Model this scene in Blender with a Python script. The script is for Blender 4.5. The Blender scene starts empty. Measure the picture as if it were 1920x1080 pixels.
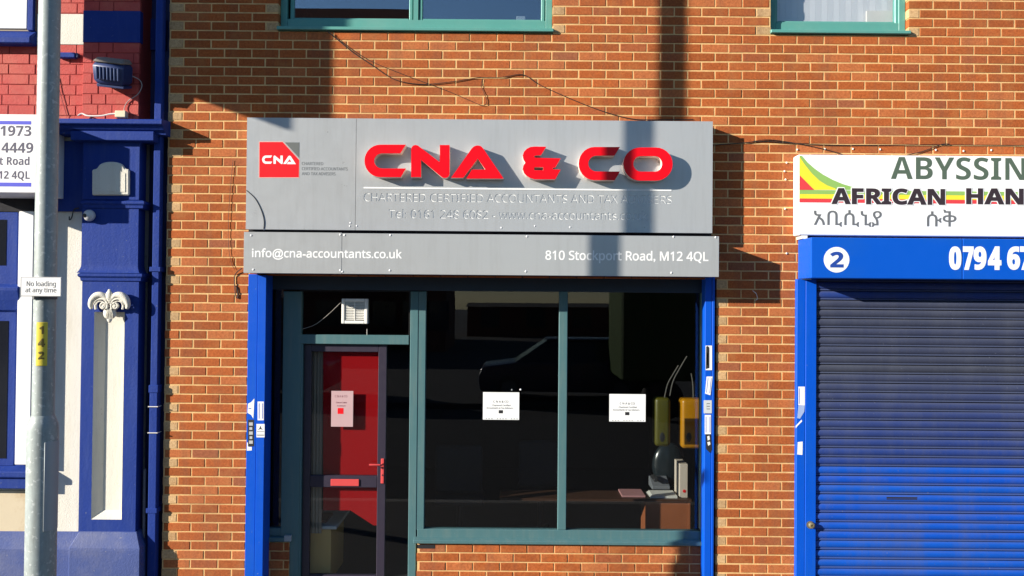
import bpy, bmesh, math, random
import numpy as np
from mathutils import Vector, Matrix, Euler
random.seed(7)
SC = bpy.context.scene
COL = SC.collection
# ------------------------------------------------------------------ camera
FPX, DIST, HC = 1528.0, 6.7, 2.43          # focal length in px of a 1920 wide frame, metres to the facade, lens height
PITCH, ROLL = math.radians(0.8), 0.0085
F_ = Vector((0, math.cos(PITCH), math.sin(PITCH))); U0 = Vector((0, -math.sin(PITCH), math.cos(PITCH))); R0 = Vector((1, 0, 0))
RT = R0 * math.cos(ROLL) + U0 * math.sin(ROLL); UP = -R0 * math.sin(ROLL) + U0 * math.cos(ROLL)
cam = bpy.data.cameras.new('camera'); camo = bpy.data.objects.new('camera', cam); COL.objects.link(camo)
M = Matrix.Identity(4)
for i in range(3):
    M[i][0] = RT[i]; M[i][1] = UP[i]; M[i][2] = -F_[i]
M[0][3], M[1][3], M[2][3] = 0, -DIST, HC
camo.matrix_world = M
cam.sensor_width = 36; cam.lens = FPX / 1920 * 36; cam.clip_start = 0.05; cam.clip_end = 2000
SC.camera = camo
# ------------------------------------------------------------------ light
SUN_DIR = Vector((2.0, 1.0, -0.71)).normalized()      # direction the light travels
world = bpy.data.worlds.new('World'); SC.world = world; world.use_nodes = True
nt = world.node_tree; bg = nt.nodes['Background']
sky = nt.nodes.new('ShaderNodeTexSky'); sky.sky_type = 'NISHITA'; sky.sun_disc = False
elev = math.asin(-SUN_DIR.z)
sky.sun_elevation = elev
sky.sun_rotation = math.atan2(-SUN_DIR.x, -SUN_DIR.y)
sky.air_density = 1.0; sky.dust_density = 0.0; sky.ozone_density = 4.0
nt.links.new(sky.outputs[0], bg.inputs[0]); bg.inputs[1].default_value = 0.08
sl = bpy.data.lights.new('sun', 'SUN'); sl.energy = 5.0; sl.angle = math.radians(0.53); sl.color = (1.0, 0.92, 0.80)
so = bpy.data.objects.new('sun', sl); COL.objects.link(so)
so.rotation_euler = SUN_DIR.to_track_quat('-Z', 'Y').to_euler(); so.location = (-20, -10, 12)
SC.view_settings.view_transform = 'Standard'; SC.view_settings.look = 'None'
SC.view_settings.exposure = 0.92; SC.view_settings.gamma = 1.0
SC.cycles.max_bounces = 8; SC.cycles.transparent_max_bounces = 12; SC.cycles.use_denoising = True

# ------------------------------------------------------------------ helpers
def W(px, py, Y=0.0):
    """a measured point of the photograph, placed on the plane at depth Y"""
    u = (px - 960) / FPX; v = -(py - 540) / FPX
    d = F_ + RT * u + UP * v
    t = (Y + DIST) / d.y
    return (d.x * t, HC + d.z * t)
def RC(px0, py0, px1, py1, Y=0.0):
    mx, my = (px0 + px1) / 2, (py0 + py1) / 2
    return W(px0, my, Y)[0], W(px1, my, Y)[0], W(mx, py1, Y)[1], W(mx, py0, Y)[1]
def lin(h):
    h = h.lstrip('#'); v = [int(h[i:i+2], 16) / 255 for i in (0, 2, 4)]
    return [x / 12.92 if x <= 0.04045 else ((x + 0.055) / 1.055) ** 2.4 for x in v]

ORG = {}
def tag(o, label=None, cat=None, group=None, kind=None):
    if label: o['label'] = label
    if cat: o['category'] = cat
    if group: o['group'] = group
    if kind: o['kind'] = kind
    return o
def thing(name, label, cat, loc=(0, 0, 0), group=None):
    o = bpy.data.objects.new(name, None); COL.objects.link(o); o.location = loc; o.empty_display_size = 0.1
    ORG[o.name] = Vector(loc)
    return tag(o, label, cat, group)
def place(o, parent):
    COL.objects.link(o)
    if parent is not None:
        o.parent = parent; ORG[o.name] = ORG[parent.name].copy()
    else:
        ORG[o.name] = Vector((0, 0, 0))
    return o
class MB:
    def __init__(s): s.v = []; s.f = []
    def box(s, x0, x1, y0, y1, z0, z1):
        n = len(s.v)
        s.v += [(x, y, z) for z in (z0, z1) for y in (y0, y1) for x in (x0, x1)]
        s.f += [tuple(n + i for i in q) for q in ((0, 2, 3, 1), (4, 5, 7, 6), (0, 1, 5, 4), (2, 6, 7, 3), (0, 4, 6, 2), (1, 3, 7, 5))]
        return s
    def prism(s, pts, y0, y1):          # XZ outline, extruded in depth
        n = len(s.v); k = len(pts)
        s.v += [(x, y0, z) for x, z in pts] + [(x, y1, z) for x, z in pts]
        s.f += [tuple(range(n, n + k)), tuple(range(n + 2 * k - 1, n + k - 1, -1))]
        s.f += [(n + i, n + (i + 1) % k, n + k + (i + 1) % k, n + k + i) for i in range(k)]
        return s
    def profx(s, pts, x0, x1):          # YZ outline, extruded along X
        n = len(s.v); k = len(pts)
        s.v += [(x0, y, z) for y, z in pts] + [(x1, y, z) for y, z in pts]
        s.f += [tuple(range(n, n + k)), tuple(range(n + 2 * k - 1, n + k - 1, -1))]
        s.f += [(n + i, n + (i + 1) % k, n + k + (i + 1) % k, n + k + i) for i in range(k)]
        return s
    def profz(s, pts, z0, z1):          # XY outline, extruded along Z
        n = len(s.v); k = len(pts)
        s.v += [(x, y, z0) for x, y in pts] + [(x, y, z1) for x, y in pts]
        s.f += [tuple(range(n, n + k)), tuple(range(n + 2 * k - 1, n + k - 1, -1))]
        s.f += [(n + i, n + (i + 1) % k, n + k + (i + 1) % k, n + k + i) for i in range(k)]
        return s
    def stack(s, rings):                # rings: (x0,x1,y0,y1,z) lofted upward
        n = len(s.v)
        for x0, x1, y0, y1, z in rings: s.v += [(x0, y0, z), (x1, y0, z), (x1, y1, z), (x0, y1, z)]
        for i in range(len(rings) - 1):
            a = n + 4 * i
            s.f += [(a + j, a + (j + 1) % 4, a + 4 + (j + 1) % 4, a + 4 + j) for j in range(4)]
        s.f += [(n + 3, n + 2, n + 1, n), tuple(n + 4 * (len(rings) - 1) + j for j in range(4))]
        return s
    def lathe(s, cx, cy, prof, n=32, a0=0.0):   # prof: (r,z) around a vertical axis
        b = len(s.v)
        for r, z in prof:
            s.v += [(cx + r * math.cos(2 * math.pi * i / n + a0), cy + r * math.sin(2 * math.pi * i / n + a0), z) for i in range(n)]
        for k in range(len(prof) - 1):
            s.f += [(b + k * n + i, b + k * n + (i + 1) % n, b + (k + 1) * n + (i + 1) % n, b + (k + 1) * n + i) for i in range(n)]
        s.f += [tuple(b + i for i in range(n - 1, -1, -1)), tuple(b + (len(prof) - 1) * n + i for i in range(n))]
        return s
    def disc(s, c, r, y0, y1, n=16):
        return s.prism([(c[0] + r * math.cos(2 * math.pi * i / n), c[1] + r * math.sin(2 * math.pi * i / n)) for i in range(n)], y0, y1)
    def tube(s, pts, rad, n=8):
        b = len(s.v); P = [Vector(p) for p in pts]; k = len(P)
        if not hasattr(rad, '__len__'): rad = [rad] * k
        for i, p in enumerate(P):
            t = (P[min(i + 1, k - 1)] - P[max(i - 1, 0)]).normalized()
            a = t.cross(Vector((0.13, 0.9, 0.31))).normalized(); c = t.cross(a)
            for j in range(n):
                an = 2 * math.pi * j / n
                s.v.append(tuple(p + (a * math.cos(an) + c * math.sin(an)) * rad[i]))
        for i in range(k - 1):
            s.f += [(b + i * n + j, b + i * n + (j + 1) % n, b + (i + 1) * n + (j + 1) % n, b + (i + 1) * n + j) for j in range(n)]
        s.f += [tuple(b + j for j in range(n - 1, -1, -1)), tuple(b + (k - 1) * n + j for j in range(n))]
        return s
    def ball(s, c, r, n=16, sq=(1, 1, 1)):
        b = len(s.v); m = n // 2
        for i in range(m + 1):
            th = math.pi * i / m
            for j in range(n):
                ph = 2 * math.pi * j / n
                s.v.append((c[0] + r * sq[0] * math.sin(th) * math.cos(ph), c[1] + r * sq[1] * math.sin(th) * math.sin(ph), c[2] + r * sq[2] * math.cos(th)))
        for i in range(m):
            s.f += [(b + i * n + j, b + (i + 1) * n + j, b + (i + 1) * n + (j + 1) % n, b + i * n + (j + 1) % n) for j in range(n)]
        return s
    def mesh(s, name, bevel=0, smooth=False, seg=1):
        me = bpy.data.meshes.new(name); me.from_pydata(s.v, [], s.f)
        bm = bmesh.new(); bm.from_mesh(me)
        bmesh.ops.remove_doubles(bm, verts=bm.verts, dist=1e-6)
        bmesh.ops.recalc_face_normals(bm, faces=bm.faces)
        if bevel:
            ed = [e for e in bm.edges if len(e.link_faces) == 2 and e.calc_face_angle(0) > 0.6]
            bmesh.ops.bevel(bm, geom=ed, offset=bevel, segments=seg, affect='EDGES', profile=0.5)
        bm.to_mesh(me); bm.free()
        if smooth:
            me.polygons.foreach_set('use_smooth', [True] * len(me.polygons)); me.set_sharp_from_angle(angle=math.radians(38))
        return me
    def build(s, name, mat, parent=None, bevel=0, smooth=False, seg=1):
        me = s.mesh(name, bevel, smooth, seg); me.materials.append(mat)
        o = place(bpy.data.objects.new(name, me), parent)
        if parent is not None:
            me.transform(Matrix.Translation(-ORG[parent.name]))
        return o
def structure(name, mb, mat):
    return tag(mb.build(name, mat), kind='structure')
def sample(sp):
    if sp.type != 'BEZIER': return [(p.co.x, p.co.y) for p in sp.points]
    out = []; bp = sp.bezier_points; n = len(bp)
    for i in range(n):
        a, b = bp[i], bp[(i + 1) % n]
        p0, p1, p2, p3 = a.co, a.handle_right, b.handle_left, b.co
        straight = abs((p1 - p0).cross(p3 - p0).z) < 1e-6 and abs((p2 - p0).cross(p3 - p0).z) < 1e-6
        for k in range(1 if straight else 5):
            t = k / 5; q = 1 - t
            c = p0 * q**3 + p1 * 3 * q * q * t + p2 * 3 * q * t * t + p3 * t**3
            out.append((c.x, c.y))
    return out
def face(body, bold=False):
    out = ''
    for ch in body:
        if 'A' <= ch <= 'Z': out += chr((0x1D5D4 if bold else 0x1D5A0) + ord(ch) - 65)
        elif 'a' <= ch <= 'z': out += chr((0x1D5EE if bold else 0x1D5BA) + ord(ch) - 97)
        elif '0' <= ch <= '9': out += chr((0x1D7EC if bold else 0x1D7E2) + ord(ch) - 48)
        else: out += ch
    return out
BOLD = False
LINES = [('H', 0), ('H', 1), ('CHARTERED CERTIFIED ACCOUNTANTS AND TAX ADVISERS', 0), ('Tel: 0161 248 6082 - www.cna-accountants.co.uk', 0), ('CHARTERED', 0), ('CERTIFIED ACCOUNTANTS', 0), ('AND TAX ADVISERS', 0),
         ('info@cna-accountants.co.uk', 0), ('810 Stockport Road, M12 4QL', 0), ('C N A & CO', 0), ('Chartered Certified', 0), ('Accountants & Tax Advisers', 0), ('Accountants', 0), ('ABYSSINIA', 1), ('AFRICAN', 1), ('HAND', 1),
         ('\u12a0\u1262\u1232\u1292\u12eb', 0), ('\u1231\u1245', 0), ('1973', 1), ('4449', 1), ('ort Road', 1), ('M12 4QL', 1), ('No loading', 0), ('at any time', 0)] + [(c, 1) for c in '0123456789']
def set_type():
    cu = bpy.data.curves.new('tmp', 'FONT'); cu.space_line = 3.0; cu.body = '\n'.join(face(b, bool(k)) for b, k in LINES)
    o = bpy.data.objects.new('tmp', cu); TS = bpy.data.scenes.new('tmp'); TS.collection.objects.link(o)
    vl = TS.view_layers[0]; vl.update(); oe = o.evaluated_get(vl.depsgraph)
    c = oe.to_curve(vl.depsgraph); out = {}
    for sp in c.splines:
        p = sample(sp); y = sum(q[1] for q in p) / len(p); k = round((0.35 - y) / 3.0)
        out.setdefault((LINES[k][0], bool(LINES[k][1])), []).append([(x, yy + 3.0 * k) for x, yy in p])
    oe.to_curve_clear(); bpy.data.objects.remove(o); bpy.data.curves.remove(cu); bpy.data.scenes.remove(TS)
    for key, ps in out.items():                # outlines anticlockwise, counters clockwise
        for i, p in enumerate(ps):
            d = 0
            for m, q in enumerate(ps):
                if m == i: continue
                x, y = p[0]; hit = 0
                for a in range(len(q)):
                    (x1, y1), (x2, y2) = q[a - 1], q[a]
                    if (y1 > y) != (y2 > y) and x < x1 + (y - y1) * (x2 - x1) / (y2 - y1): hit ^= 1
                d += hit
            ar = sum(p[a - 1][0] * p[a][1] - p[a][0] * p[a - 1][1] for a in range(len(p)))
            if (ar > 0) != (d % 2 == 0): ps[i] = p[::-1]
    return out
TYPE = set_type()
def glyphs(body): return TYPE[(body, BOLD)]
CAP = max(y for p in glyphs('H') for x, y in p)
def text_at(body, x0, x1, zb, cap):
    """outlines of a line of lettering from x0 to x1, standing on zb, capitals cap high"""
    ps = glyphs(body); xs = [x for p in ps for x, y in p]; a, b = min(xs), max(xs)
    sx = (x1 - x0) / (b - a); sz = cap / CAP
    return [[(x0 + (x - a) * sx, zb + y * sz) for x, y in p] for p in ps]
def text_px(body, px0, px1, py_base, py_cap, Y):
    x0, x1, z0, z1 = RC(px0, py_cap, px1, py_base, Y)
    return text_at(body, x0, x1, z0, z1 - z0)
from mathutils.geometry import delaunay_2d_cdt
def grow(poly, d):
    n = len(poly); out = []
    for i in range(n):
        a, b, c = Vector(poly[i - 1]), Vector(poly[i]), Vector(poly[(i + 1) % n])
        e1 = (b - a).normalized(); e2 = (c - b).normalized()
        n1 = Vector((e1.y, -e1.x)); n2 = Vector((e2.y, -e2.x)); m = n1 + n2
        m = m / max(m.length_squared, 0.5) * 2 if m.length > 1e-6 else n1
        out.append(tuple(b + m * d))
    return out
def area(p): return sum(p[i - 1][0] * p[i][1] - p[i][0] * p[i - 1][1] for i in range(len(p))) / 2
def shape_mb(polys, yf, depth, offset=0, evenodd=False):
    polys = [[a for i, a in enumerate(p) if (Vector(a) - Vector(p[i - 1])).length > 2e-5] for p in polys]
    if offset:
        polys = [grow(p, offset) for p in polys]
    vs, fs = [], []
    for p in polys:
        fs.append(list(range(len(vs), len(vs) + len(p)))); vs += [Vector(a) for a in p]
    V, E_, F, *_ = delaunay_2d_cdt(vs, [(f[i - 1], f[i]) for f in fs for i in range(len(f))], [], 0, 1e-6)
    EA = np.array([vs[f[i - 1]][:] for f in fs for i in range(len(f))]); EB = np.array([vs[f[i]][:] for f in fs for i in range(len(f))])
    dy = EB[:, 1] - EA[:, 1]; slope = np.where(np.abs(dy) > 1e-12, (EB[:, 0] - EA[:, 0]) / np.where(np.abs(dy) > 1e-12, dy, 1), 0)
    def inside(c):
        hit = ((EA[:, 1] > c.y) != (EB[:, 1] > c.y)) & (c.x < EA[:, 0] + (c.y - EA[:, 1]) * slope)
        return int(hit.sum()) % 2 if evenodd else int(np.sign(dy[hit]).sum()) != 0
    m = MB(); m.v = [(v.x, yf, v.y) for v in V]; n = len(V); m.v += [(v.x, yf + depth, v.y) for v in V]; cnt = {}
    for t in F:
        t = list(t)
        c = sum((V[i] for i in t), Vector((0, 0))) / len(t)
        if not inside(c): continue
        m.f.append(tuple(t)); m.f.append(tuple(i + n for i in reversed(t)))
        for i in range(len(t)):
            e = (t[i - 1], t[i]); cnt[tuple(sorted(e))] = cnt.get(tuple(sorted(e)), 0) + 1
    for (a, b), k in cnt.items():
        if k == 1: m.f.append((a, b, b + n, a + n))
    used = sorted({i for f in m.f for i in f}); mp = {u: i for i, u in enumerate(used)}
    m.v = [m.v[u] for u in used]; m.f = [tuple(mp[i] for i in f) for f in m.f]
    return m
def shape_mesh(name, polys, yf, depth, offset=0, bevel=0, evenodd=False):
    return shape_mb(polys, yf, depth, offset, evenodd).mesh(name, bevel)
def shape(name, polys, yf, depth, mat, parent=None, offset=0, bevel=0, evenodd=False):
    me = shape_mesh(name, polys, yf, depth, offset, bevel, evenodd); me.materials.clear(); me.materials.append(mat)
    o = place(bpy.data.objects.new(name, me), parent)
    if parent is not None: me.transform(Matrix.Translation(-ORG[parent.name]))
    return o
def smooth_path(pts, n=6):
    P = [Vector(p) for p in pts]; out = []
    for i in range(len(P) - 1):
        a, b, c, d = P[max(i - 1, 0)], P[i], P[i + 1], P[min(i + 2, len(P) - 1)]
        for k in range(n):
            t = k / n
            out.append(0.5 * ((2 * b) + (c - a) * t + (2 * a - 5 * b + 4 * c - d) * t * t + (3 * b - a - 3 * c + d) * t**3))
    out.append(P[-1]); return out
def cable(pts, r, mat, label=None, name='cable', parent=None, Y=-0.008, cat='cable'):
    P = smooth_path([(W(p[0], p[1], Y)[0], Y if len(p) < 3 else p[2], W(p[0], p[1], Y if len(p) < 3 else p[2])[1]) for p in pts])
    mb = MB(); mb.tube(P, r, 6); o = mb.build(name, mat, parent, smooth=True)
    return tag(o, label, cat if label else None)

# ------------------------------------------------------------------ materials
def new_mat(name):
    m = bpy.data.materials.new(name); m.use_nodes = True
    n = m.node_tree.nodes; return m, n, m.node_tree.links, n['Principled BSDF']
def noise(n, l, scale, detail=4, rough=0.6, vec=None):
    t = n.new('ShaderNodeTexNoise'); t.inputs['Scale'].default_value = scale; t.inputs['Detail'].default_value = detail
    t.inputs['Roughness'].default_value = rough
    if vec is not None: l.new(vec, t.inputs['Vector'])
    return t.outputs['Fac']
def ramp(n, l, fac, stops):
    r = n.new('ShaderNodeValToRGB'); e = r.color_ramp.elements
    while len(e) < len(stops): e.new(0.5)
    for el, (p, c) in zip(e, stops): el.position = p; el.color = c if len(c) == 4 else (*c, 1)
    l.new(fac, r.inputs[0]); return r.outputs[0]
def mix(n, l, fac, a, b, mode='MIX'):
    m = n.new('ShaderNodeMix'); m.data_type = 'RGBA'; m.blend_type = mode
    for val, s in ((fac, m.inputs[0]), (a, m.inputs[6]), (b, m.inputs[7])):
        if hasattr(val, 'is_output'): l.new(val, s)
        else: s.default_value = val if not isinstance(val, (list, tuple)) else (*val[:3], 1)
    return m.outputs[2]
def wpos(n, l, sc=(1, 1, 1)):
    g = n.new('ShaderNodeNewGeometry'); mp = n.new('ShaderNodeMapping'); mp.inputs['Scale'].default_value = sc
    l.new(g.outputs['Position'], mp.inputs['Vector']); return mp.outputs[0]
def bump(n, l, h, strength, dist, bsdf):
    b = n.new('ShaderNodeBump'); b.inputs['Strength'].default_value = strength; b.inputs['Distance'].default_value = dist
    l.new(h, b.inputs['Height']); l.new(b.outputs[0], bsdf.inputs['Normal'])
def paint(name, col, rough=0.5, metal=0.0, var=0.10, scale=6.0, dirt=None, dirt_amt=0.0, relief=0.15, rd=0.002, streak=False, spec=0.5, chips=None, chip_at=0.70):
    m, n, l, b = new_mat(name); v = wpos(n, l); c = col if not isinstance(col, str) else lin(col)
    f = noise(n, l, scale, 5, 0.65, v)
    base = mix(n, l, f, [x * (1 - var) for x in c], [min(x * (1 + var), 1) for x in c])
    if dirt is not None:
        dv = wpos(n, l, (9, 9, 0.9)) if streak else v
        df = ramp(n, l, noise(n, l, 2.2, 6, 0.7, dv), [(0.48, (0, 0, 0)), (0.75, (dirt_amt,) * 3)])
        base = mix(n, l, df, base, dirt if not isinstance(dirt, str) else lin(dirt))
    if chips is not None:
        cf = ramp(n, l, noise(n, l, 38, 3, 0.55, v), [(chip_at, (0, 0, 0)), (chip_at + 0.05, (0.8,) * 3)])
        base = mix(n, l, cf, base, chips)
    l.new(base, b.inputs['Base Color'])
    r = n.new('ShaderNodeMapRange'); r.inputs[3].default_value = max(rough - 0.08, 0.02); r.inputs[4].default_value = min(rough + 0.12, 1)
    l.new(noise(n, l, scale * 4, 3, 0.6, v), r.inputs[0]); l.new(r.outputs[0], b.inputs['Roughness'])
    b.inputs['Metallic'].default_value = metal; b.inputs['Specular IOR Level'].default_value = spec
    if relief: bump(n, l, noise(n, l, scale * 12, 4, 0.6, v), relief, rd, b)
    return m
def brick_mat(name, from_object):
    m, n, l, b = new_mat(name); v = wpos(n, l)
    if from_object:
        oi = n.new('ShaderNodeObjectInfo'); base = oi.outputs['Color']
    else:
        at = n.new('ShaderNodeAttribute'); at.attribute_name = 'tint'; base = at.outputs['Color']
    f1 = noise(n, l, 55, 6, 0.7, v)
    base = mix(n, l, 1.0, base, ramp(n, l, f1, [(0.3, (0.66, 0.60, 0.56)), (0.7, (1.22, 1.25, 1.3))]), 'MULTIPLY')
    f2 = noise(n, l, 7.5, 5, 0.6, v)                                   # buff smears of old mortar wash
    base = mix(n, l, ramp(n, l, f2, [(0.50, (0, 0, 0)), (0.76, (0.45,) * 3)]), base, (0.43, 0.195, 0.065))
    f4 = noise(n, l, 1.1, 4, 0.6, v)
    base = mix(n, l, ramp(n, l, f4, [(0.4, (0, 0, 0)), (0.75, (0.22,) * 3)]), base, (0.20, 0.085, 0.05))
    f5 = noise(n, l, 1.0, 5, 0.65, wpos(n, l, (5.5, 5.5, 0.55)))           # damp and soot running down
    base = mix(n, l, ramp(n, l, f5, [(0.50, (0, 0, 0)), (0.72, (0.42,) * 3)]), base, (0.15, 0.07, 0.045))
    f3 = noise(n, l, 140, 2, 0.5, v)
    base = mix(n, l, ramp(n, l, f3, [(0.66, (0, 0, 0)), (0.75, (0.7,) * 3)]), base, (0.10, 0.035, 0.02))
    l.new(base, b.inputs['Base Color']); b.inputs['Roughness'].default_value = 0.88; b.inputs['Specular IOR Level'].default_value = 0.25
    bump(n, l, noise(n, l, 90, 6, 0.75, v), 0.5, 0.004, b)
    return m
def glass(name, tint=(0.62, 0.66, 0.66), refl=0.10):
    m, n, l, b = new_mat(name); n.remove(b); out = n['Material Output']
    tr = n.new('ShaderNodeBsdfTransparent'); tr.inputs[0].default_value = (*tint, 1)
    gl = n.new('ShaderNodeBsdfGlossy'); gl.inputs['Roughness'].default_value = 0.0; gl.inputs[0].default_value = (1, 1, 1, 1)
    g = n.new('ShaderNodeNewGeometry'); dt = n.new('ShaderNodeVectorMath'); dt.operation = 'DOT_PRODUCT'
    l.new(g.outputs['Incoming'], dt.inputs[0]); l.new(g.outputs['Normal'], dt.inputs[1])
    def mth(op, a, b=None, clamp=False):
        x = n.new('ShaderNodeMath'); x.operation = op; x.use_clamp = clamp
        for i_, v_ in enumerate((a, b)):
            if v_ is None: continue
            if hasattr(v_, 'is_output'): l.new(v_, x.inputs[i_])
            else: x.inputs[i_].default_value = v_
        return x.outputs[0]
    fz = mth('POWER', mth('SUBTRACT', 1.0, mth('ABSOLUTE', dt.outputs['Value']), True), 5.0)
    fr_out = mth('ADD', mth('MULTIPLY', fz, 1 - refl), refl, True)          # Schlick, the same from both sides
    bp = n.new('ShaderNodeBump'); bp.inputs['Strength'].default_value = 0.06; bp.inputs['Distance'].default_value = 0.004
    l.new(noise(n, l, 1.6, 1, 0.4, wpos(n, l)), bp.inputs['Height']); l.new(bp.outputs[0], gl.inputs['Normal'])
    mx = n.new('ShaderNodeMixShader'); l.new(fr_out, mx.inputs[0]); l.new(tr.outputs[0], mx.inputs[1]); l.new(gl.outputs[0], mx.inputs[2])
    l.new(mx.outputs[0], out.inputs[0]); return m

BRICK_O = brick_mat('brick_single', True); BRICK_A = brick_mat('brick_field', False)
MORTAR = paint('mortar', (0.70, 0.45, 0.20), 0.95, var=0.35, scale=22, relief=0.5, rd=0.004, spec=0.1, dirt=(0.34, 0.19, 0.09), dirt_amt=0.8)
SIGNGREY = paint('sign_grey', (0.47, 0.485, 0.49), 0.30, metal=0.3, var=0.025, scale=2.5, relief=0.02, dirt=(0.31, 0.31, 0.30), dirt_amt=0.25, streak=True)
SIGNSIDE = paint('sign_tray_grey', (0.30, 0.31, 0.32), 0.5, var=0.05)
WHITEV = paint('white_vinyl', (0.85, 0.86, 0.85), 0.4, var=0.02, relief=0)
REDFACE = paint('letter_red', (0.84, 0.003, 0.012), 0.35, var=0.06, scale=9, relief=0, spec=0.2)
LETSIDE = paint('letter_return', (0.80, 0.66, 0.58), 0.5, var=0.03, relief=0)
LOGORED = paint('logo_red', (0.78, 0.008, 0.016), 0.5, var=0.02, relief=0, spec=0.2)
LOGOGREY = paint('logo_grey', (0.12, 0.13, 0.125), 0.5, var=0.02, relief=0)
GREYINK = paint('grey_ink', (0.14, 0.15, 0.155), 0.5, var=0.02, relief=0)
BLACKINK = paint('black_ink', (0.02, 0.02, 0.022), 0.5, var=0.02, relief=0)
SCREW = paint('screw_cap', (0.80, 0.80, 0.80), 0.3, var=0.03, relief=0)
GUIDEBLUE = paint('guide_blue', (0.0006, 0.078, 0.54), 0.45, var=0.06, scale=3, dirt=(0.012, 0.10, 0.42), dirt_amt=0.5, streak=True, relief=0.08, spec=0.25, chips=(0.10, 0.18, 0.40), chip_at=0.72)
TEAL = paint('teal_frame', (0.066, 0.155, 0.168), 0.45, var=0.06, scale=4, dirt=(0.13, 0.19, 0.18), dirt_amt=0.55, streak=True, relief=0.08, chips=(0.20, 0.26, 0.26), chip_at=0.73)
TEALUP = paint('green_teal_frame', (0.09, 0.30, 0.26), 0.45, var=0.06, scale=4, dirt=(0.20, 0.33, 0.28), dirt_amt=0.35, relief=0.05)
DOORPAINT = paint('door_dark', (0.030, 0.024, 0.042), 0.4, var=0.08)
SALMON = paint('door_red_bounce', (0.62, 0.07, 0.07), 0.35, var=0.05, relief=0)  # red light around the door put into its fittings' colour
ROYAL = paint('royal_blue_paint', (0.011, 0.037, 0.225), 0.65, var=0.14, scale=5, dirt=(0.035, 0.065, 0.24), dirt_amt=0.6, spec=0.18, streak=True, relief=0.6, rd=0.004, chips=(0.10, 0.12, 0.22), chip_at=0.69)
DUSTYBLUE = paint('plinth_blue_paint', (0.045, 0.075, 0.24), 0.7, var=0.16, scale=6, dirt=(0.16, 0.17, 0.26), dirt_amt=0.7, relief=0.6, rd=0.005, chips=(0.22, 0.22, 0.26), chip_at=0.68)
CREAM = paint('cream_masonry_paint', (0.70, 0.67, 0.58), 0.75, var=0.05, scale=9, dirt=(0.55, 0.50, 0.40), dirt_amt=0.55, streak=True, relief=0.6, rd=0.005, chips=(0.38, 0.33, 0.25), chip_at=0.70)
BROWNSTAIN = paint('stained_cream', (0.60, 0.51, 0.36), 0.8, var=0.08, scale=4, dirt=(0.36, 0.22, 0.08), dirt_amt=0.95, relief=0.4)
WHITEGLOSS = paint('white_gloss', (0.86, 0.85, 0.84), 0.35, var=0.03, relief=0.05)
REDPAINT = paint('red_masonry_paint', (0.46, 0.055, 0.045), 0.75, var=0.20, scale=7, dirt=(0.54, 0.16, 0.10), dirt_amt=0.6, relief=0.6, rd=0.005)
REDJOINT = paint('red_joint', (0.30, 0.035, 0.03), 0.85, var=0.12, scale=10, relief=0.3)
GALV = paint('galvanised_steel', (0.31, 0.355, 0.35), 0.55, metal=0.1, var=0.30, scale=26, dirt=(0.20, 0.21, 0.19), dirt_amt=0.7, streak=True, relief=0.25, chips=(0.50, 0.53, 0.52), chip_at=0.60)
DARKGAP = paint('dark_gap', (0.012, 0.012, 0.016), 0.9, var=0.05, relief=0)
CABLEBLACK = paint('black_cable', (0.02, 0.018, 0.017), 0.6, var=0.05, relief=0)
CABLEWHITE = paint('white_cable', (0.75, 0.72, 0.66), 0.6, var=0.05, relief=0)
YELLOWTAG = paint('yellow_tag', (0.80, 0.63, 0.06), 0.45, var=0.04, relief=0)
OLIVEINK = paint('brown_ink', (0.16, 0.12, 0.02), 0.5, var=0.02, relief=0)
GLASS = glass('window_glass', (0.84, 0.86, 0.86), 0.036); GLASSUP = glass('upper_glass', (0.75, 0.8, 0.84), 0.24)
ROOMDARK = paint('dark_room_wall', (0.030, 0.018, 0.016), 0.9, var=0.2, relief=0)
PLASTIC = paint('white_plastic', (0.80, 0.79, 0.74), 0.4, var=0.03, relief=0)

# ------------------------------------------------------------------ ground
PAV = paint('paving', (0.115, 0.112, 0.11), 0.9, var=0.15, scale=5, relief=0.5, rd=0.004)
ASPH = paint('asphalt', (0.046, 0.046, 0.049), 0.9, var=0.2, scale=30, relief=0.6, rd=0.006)
structure('ground', MB().box(-200, 200, -200, 60, -1.0, -0.16), ASPH)
structure('road', MB().box(-150, 150, -12.0, -2.9, -0.156, -0.125), ASPH)
structure('pavement', MB().box(-60, 60, -2.75, 0.5, -0.15, 0.0), PAV)
structure('kerb', MB().box(-60, 60, -2.9, -2.755, -0.15, -0.004), paint('kerb_stone', (0.30, 0.29, 0.27), 0.9))
structure('pavement_opposite', MB().box(-60, 60, -60, -12.01, -0.15, 0.0), ASPH)

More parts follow.
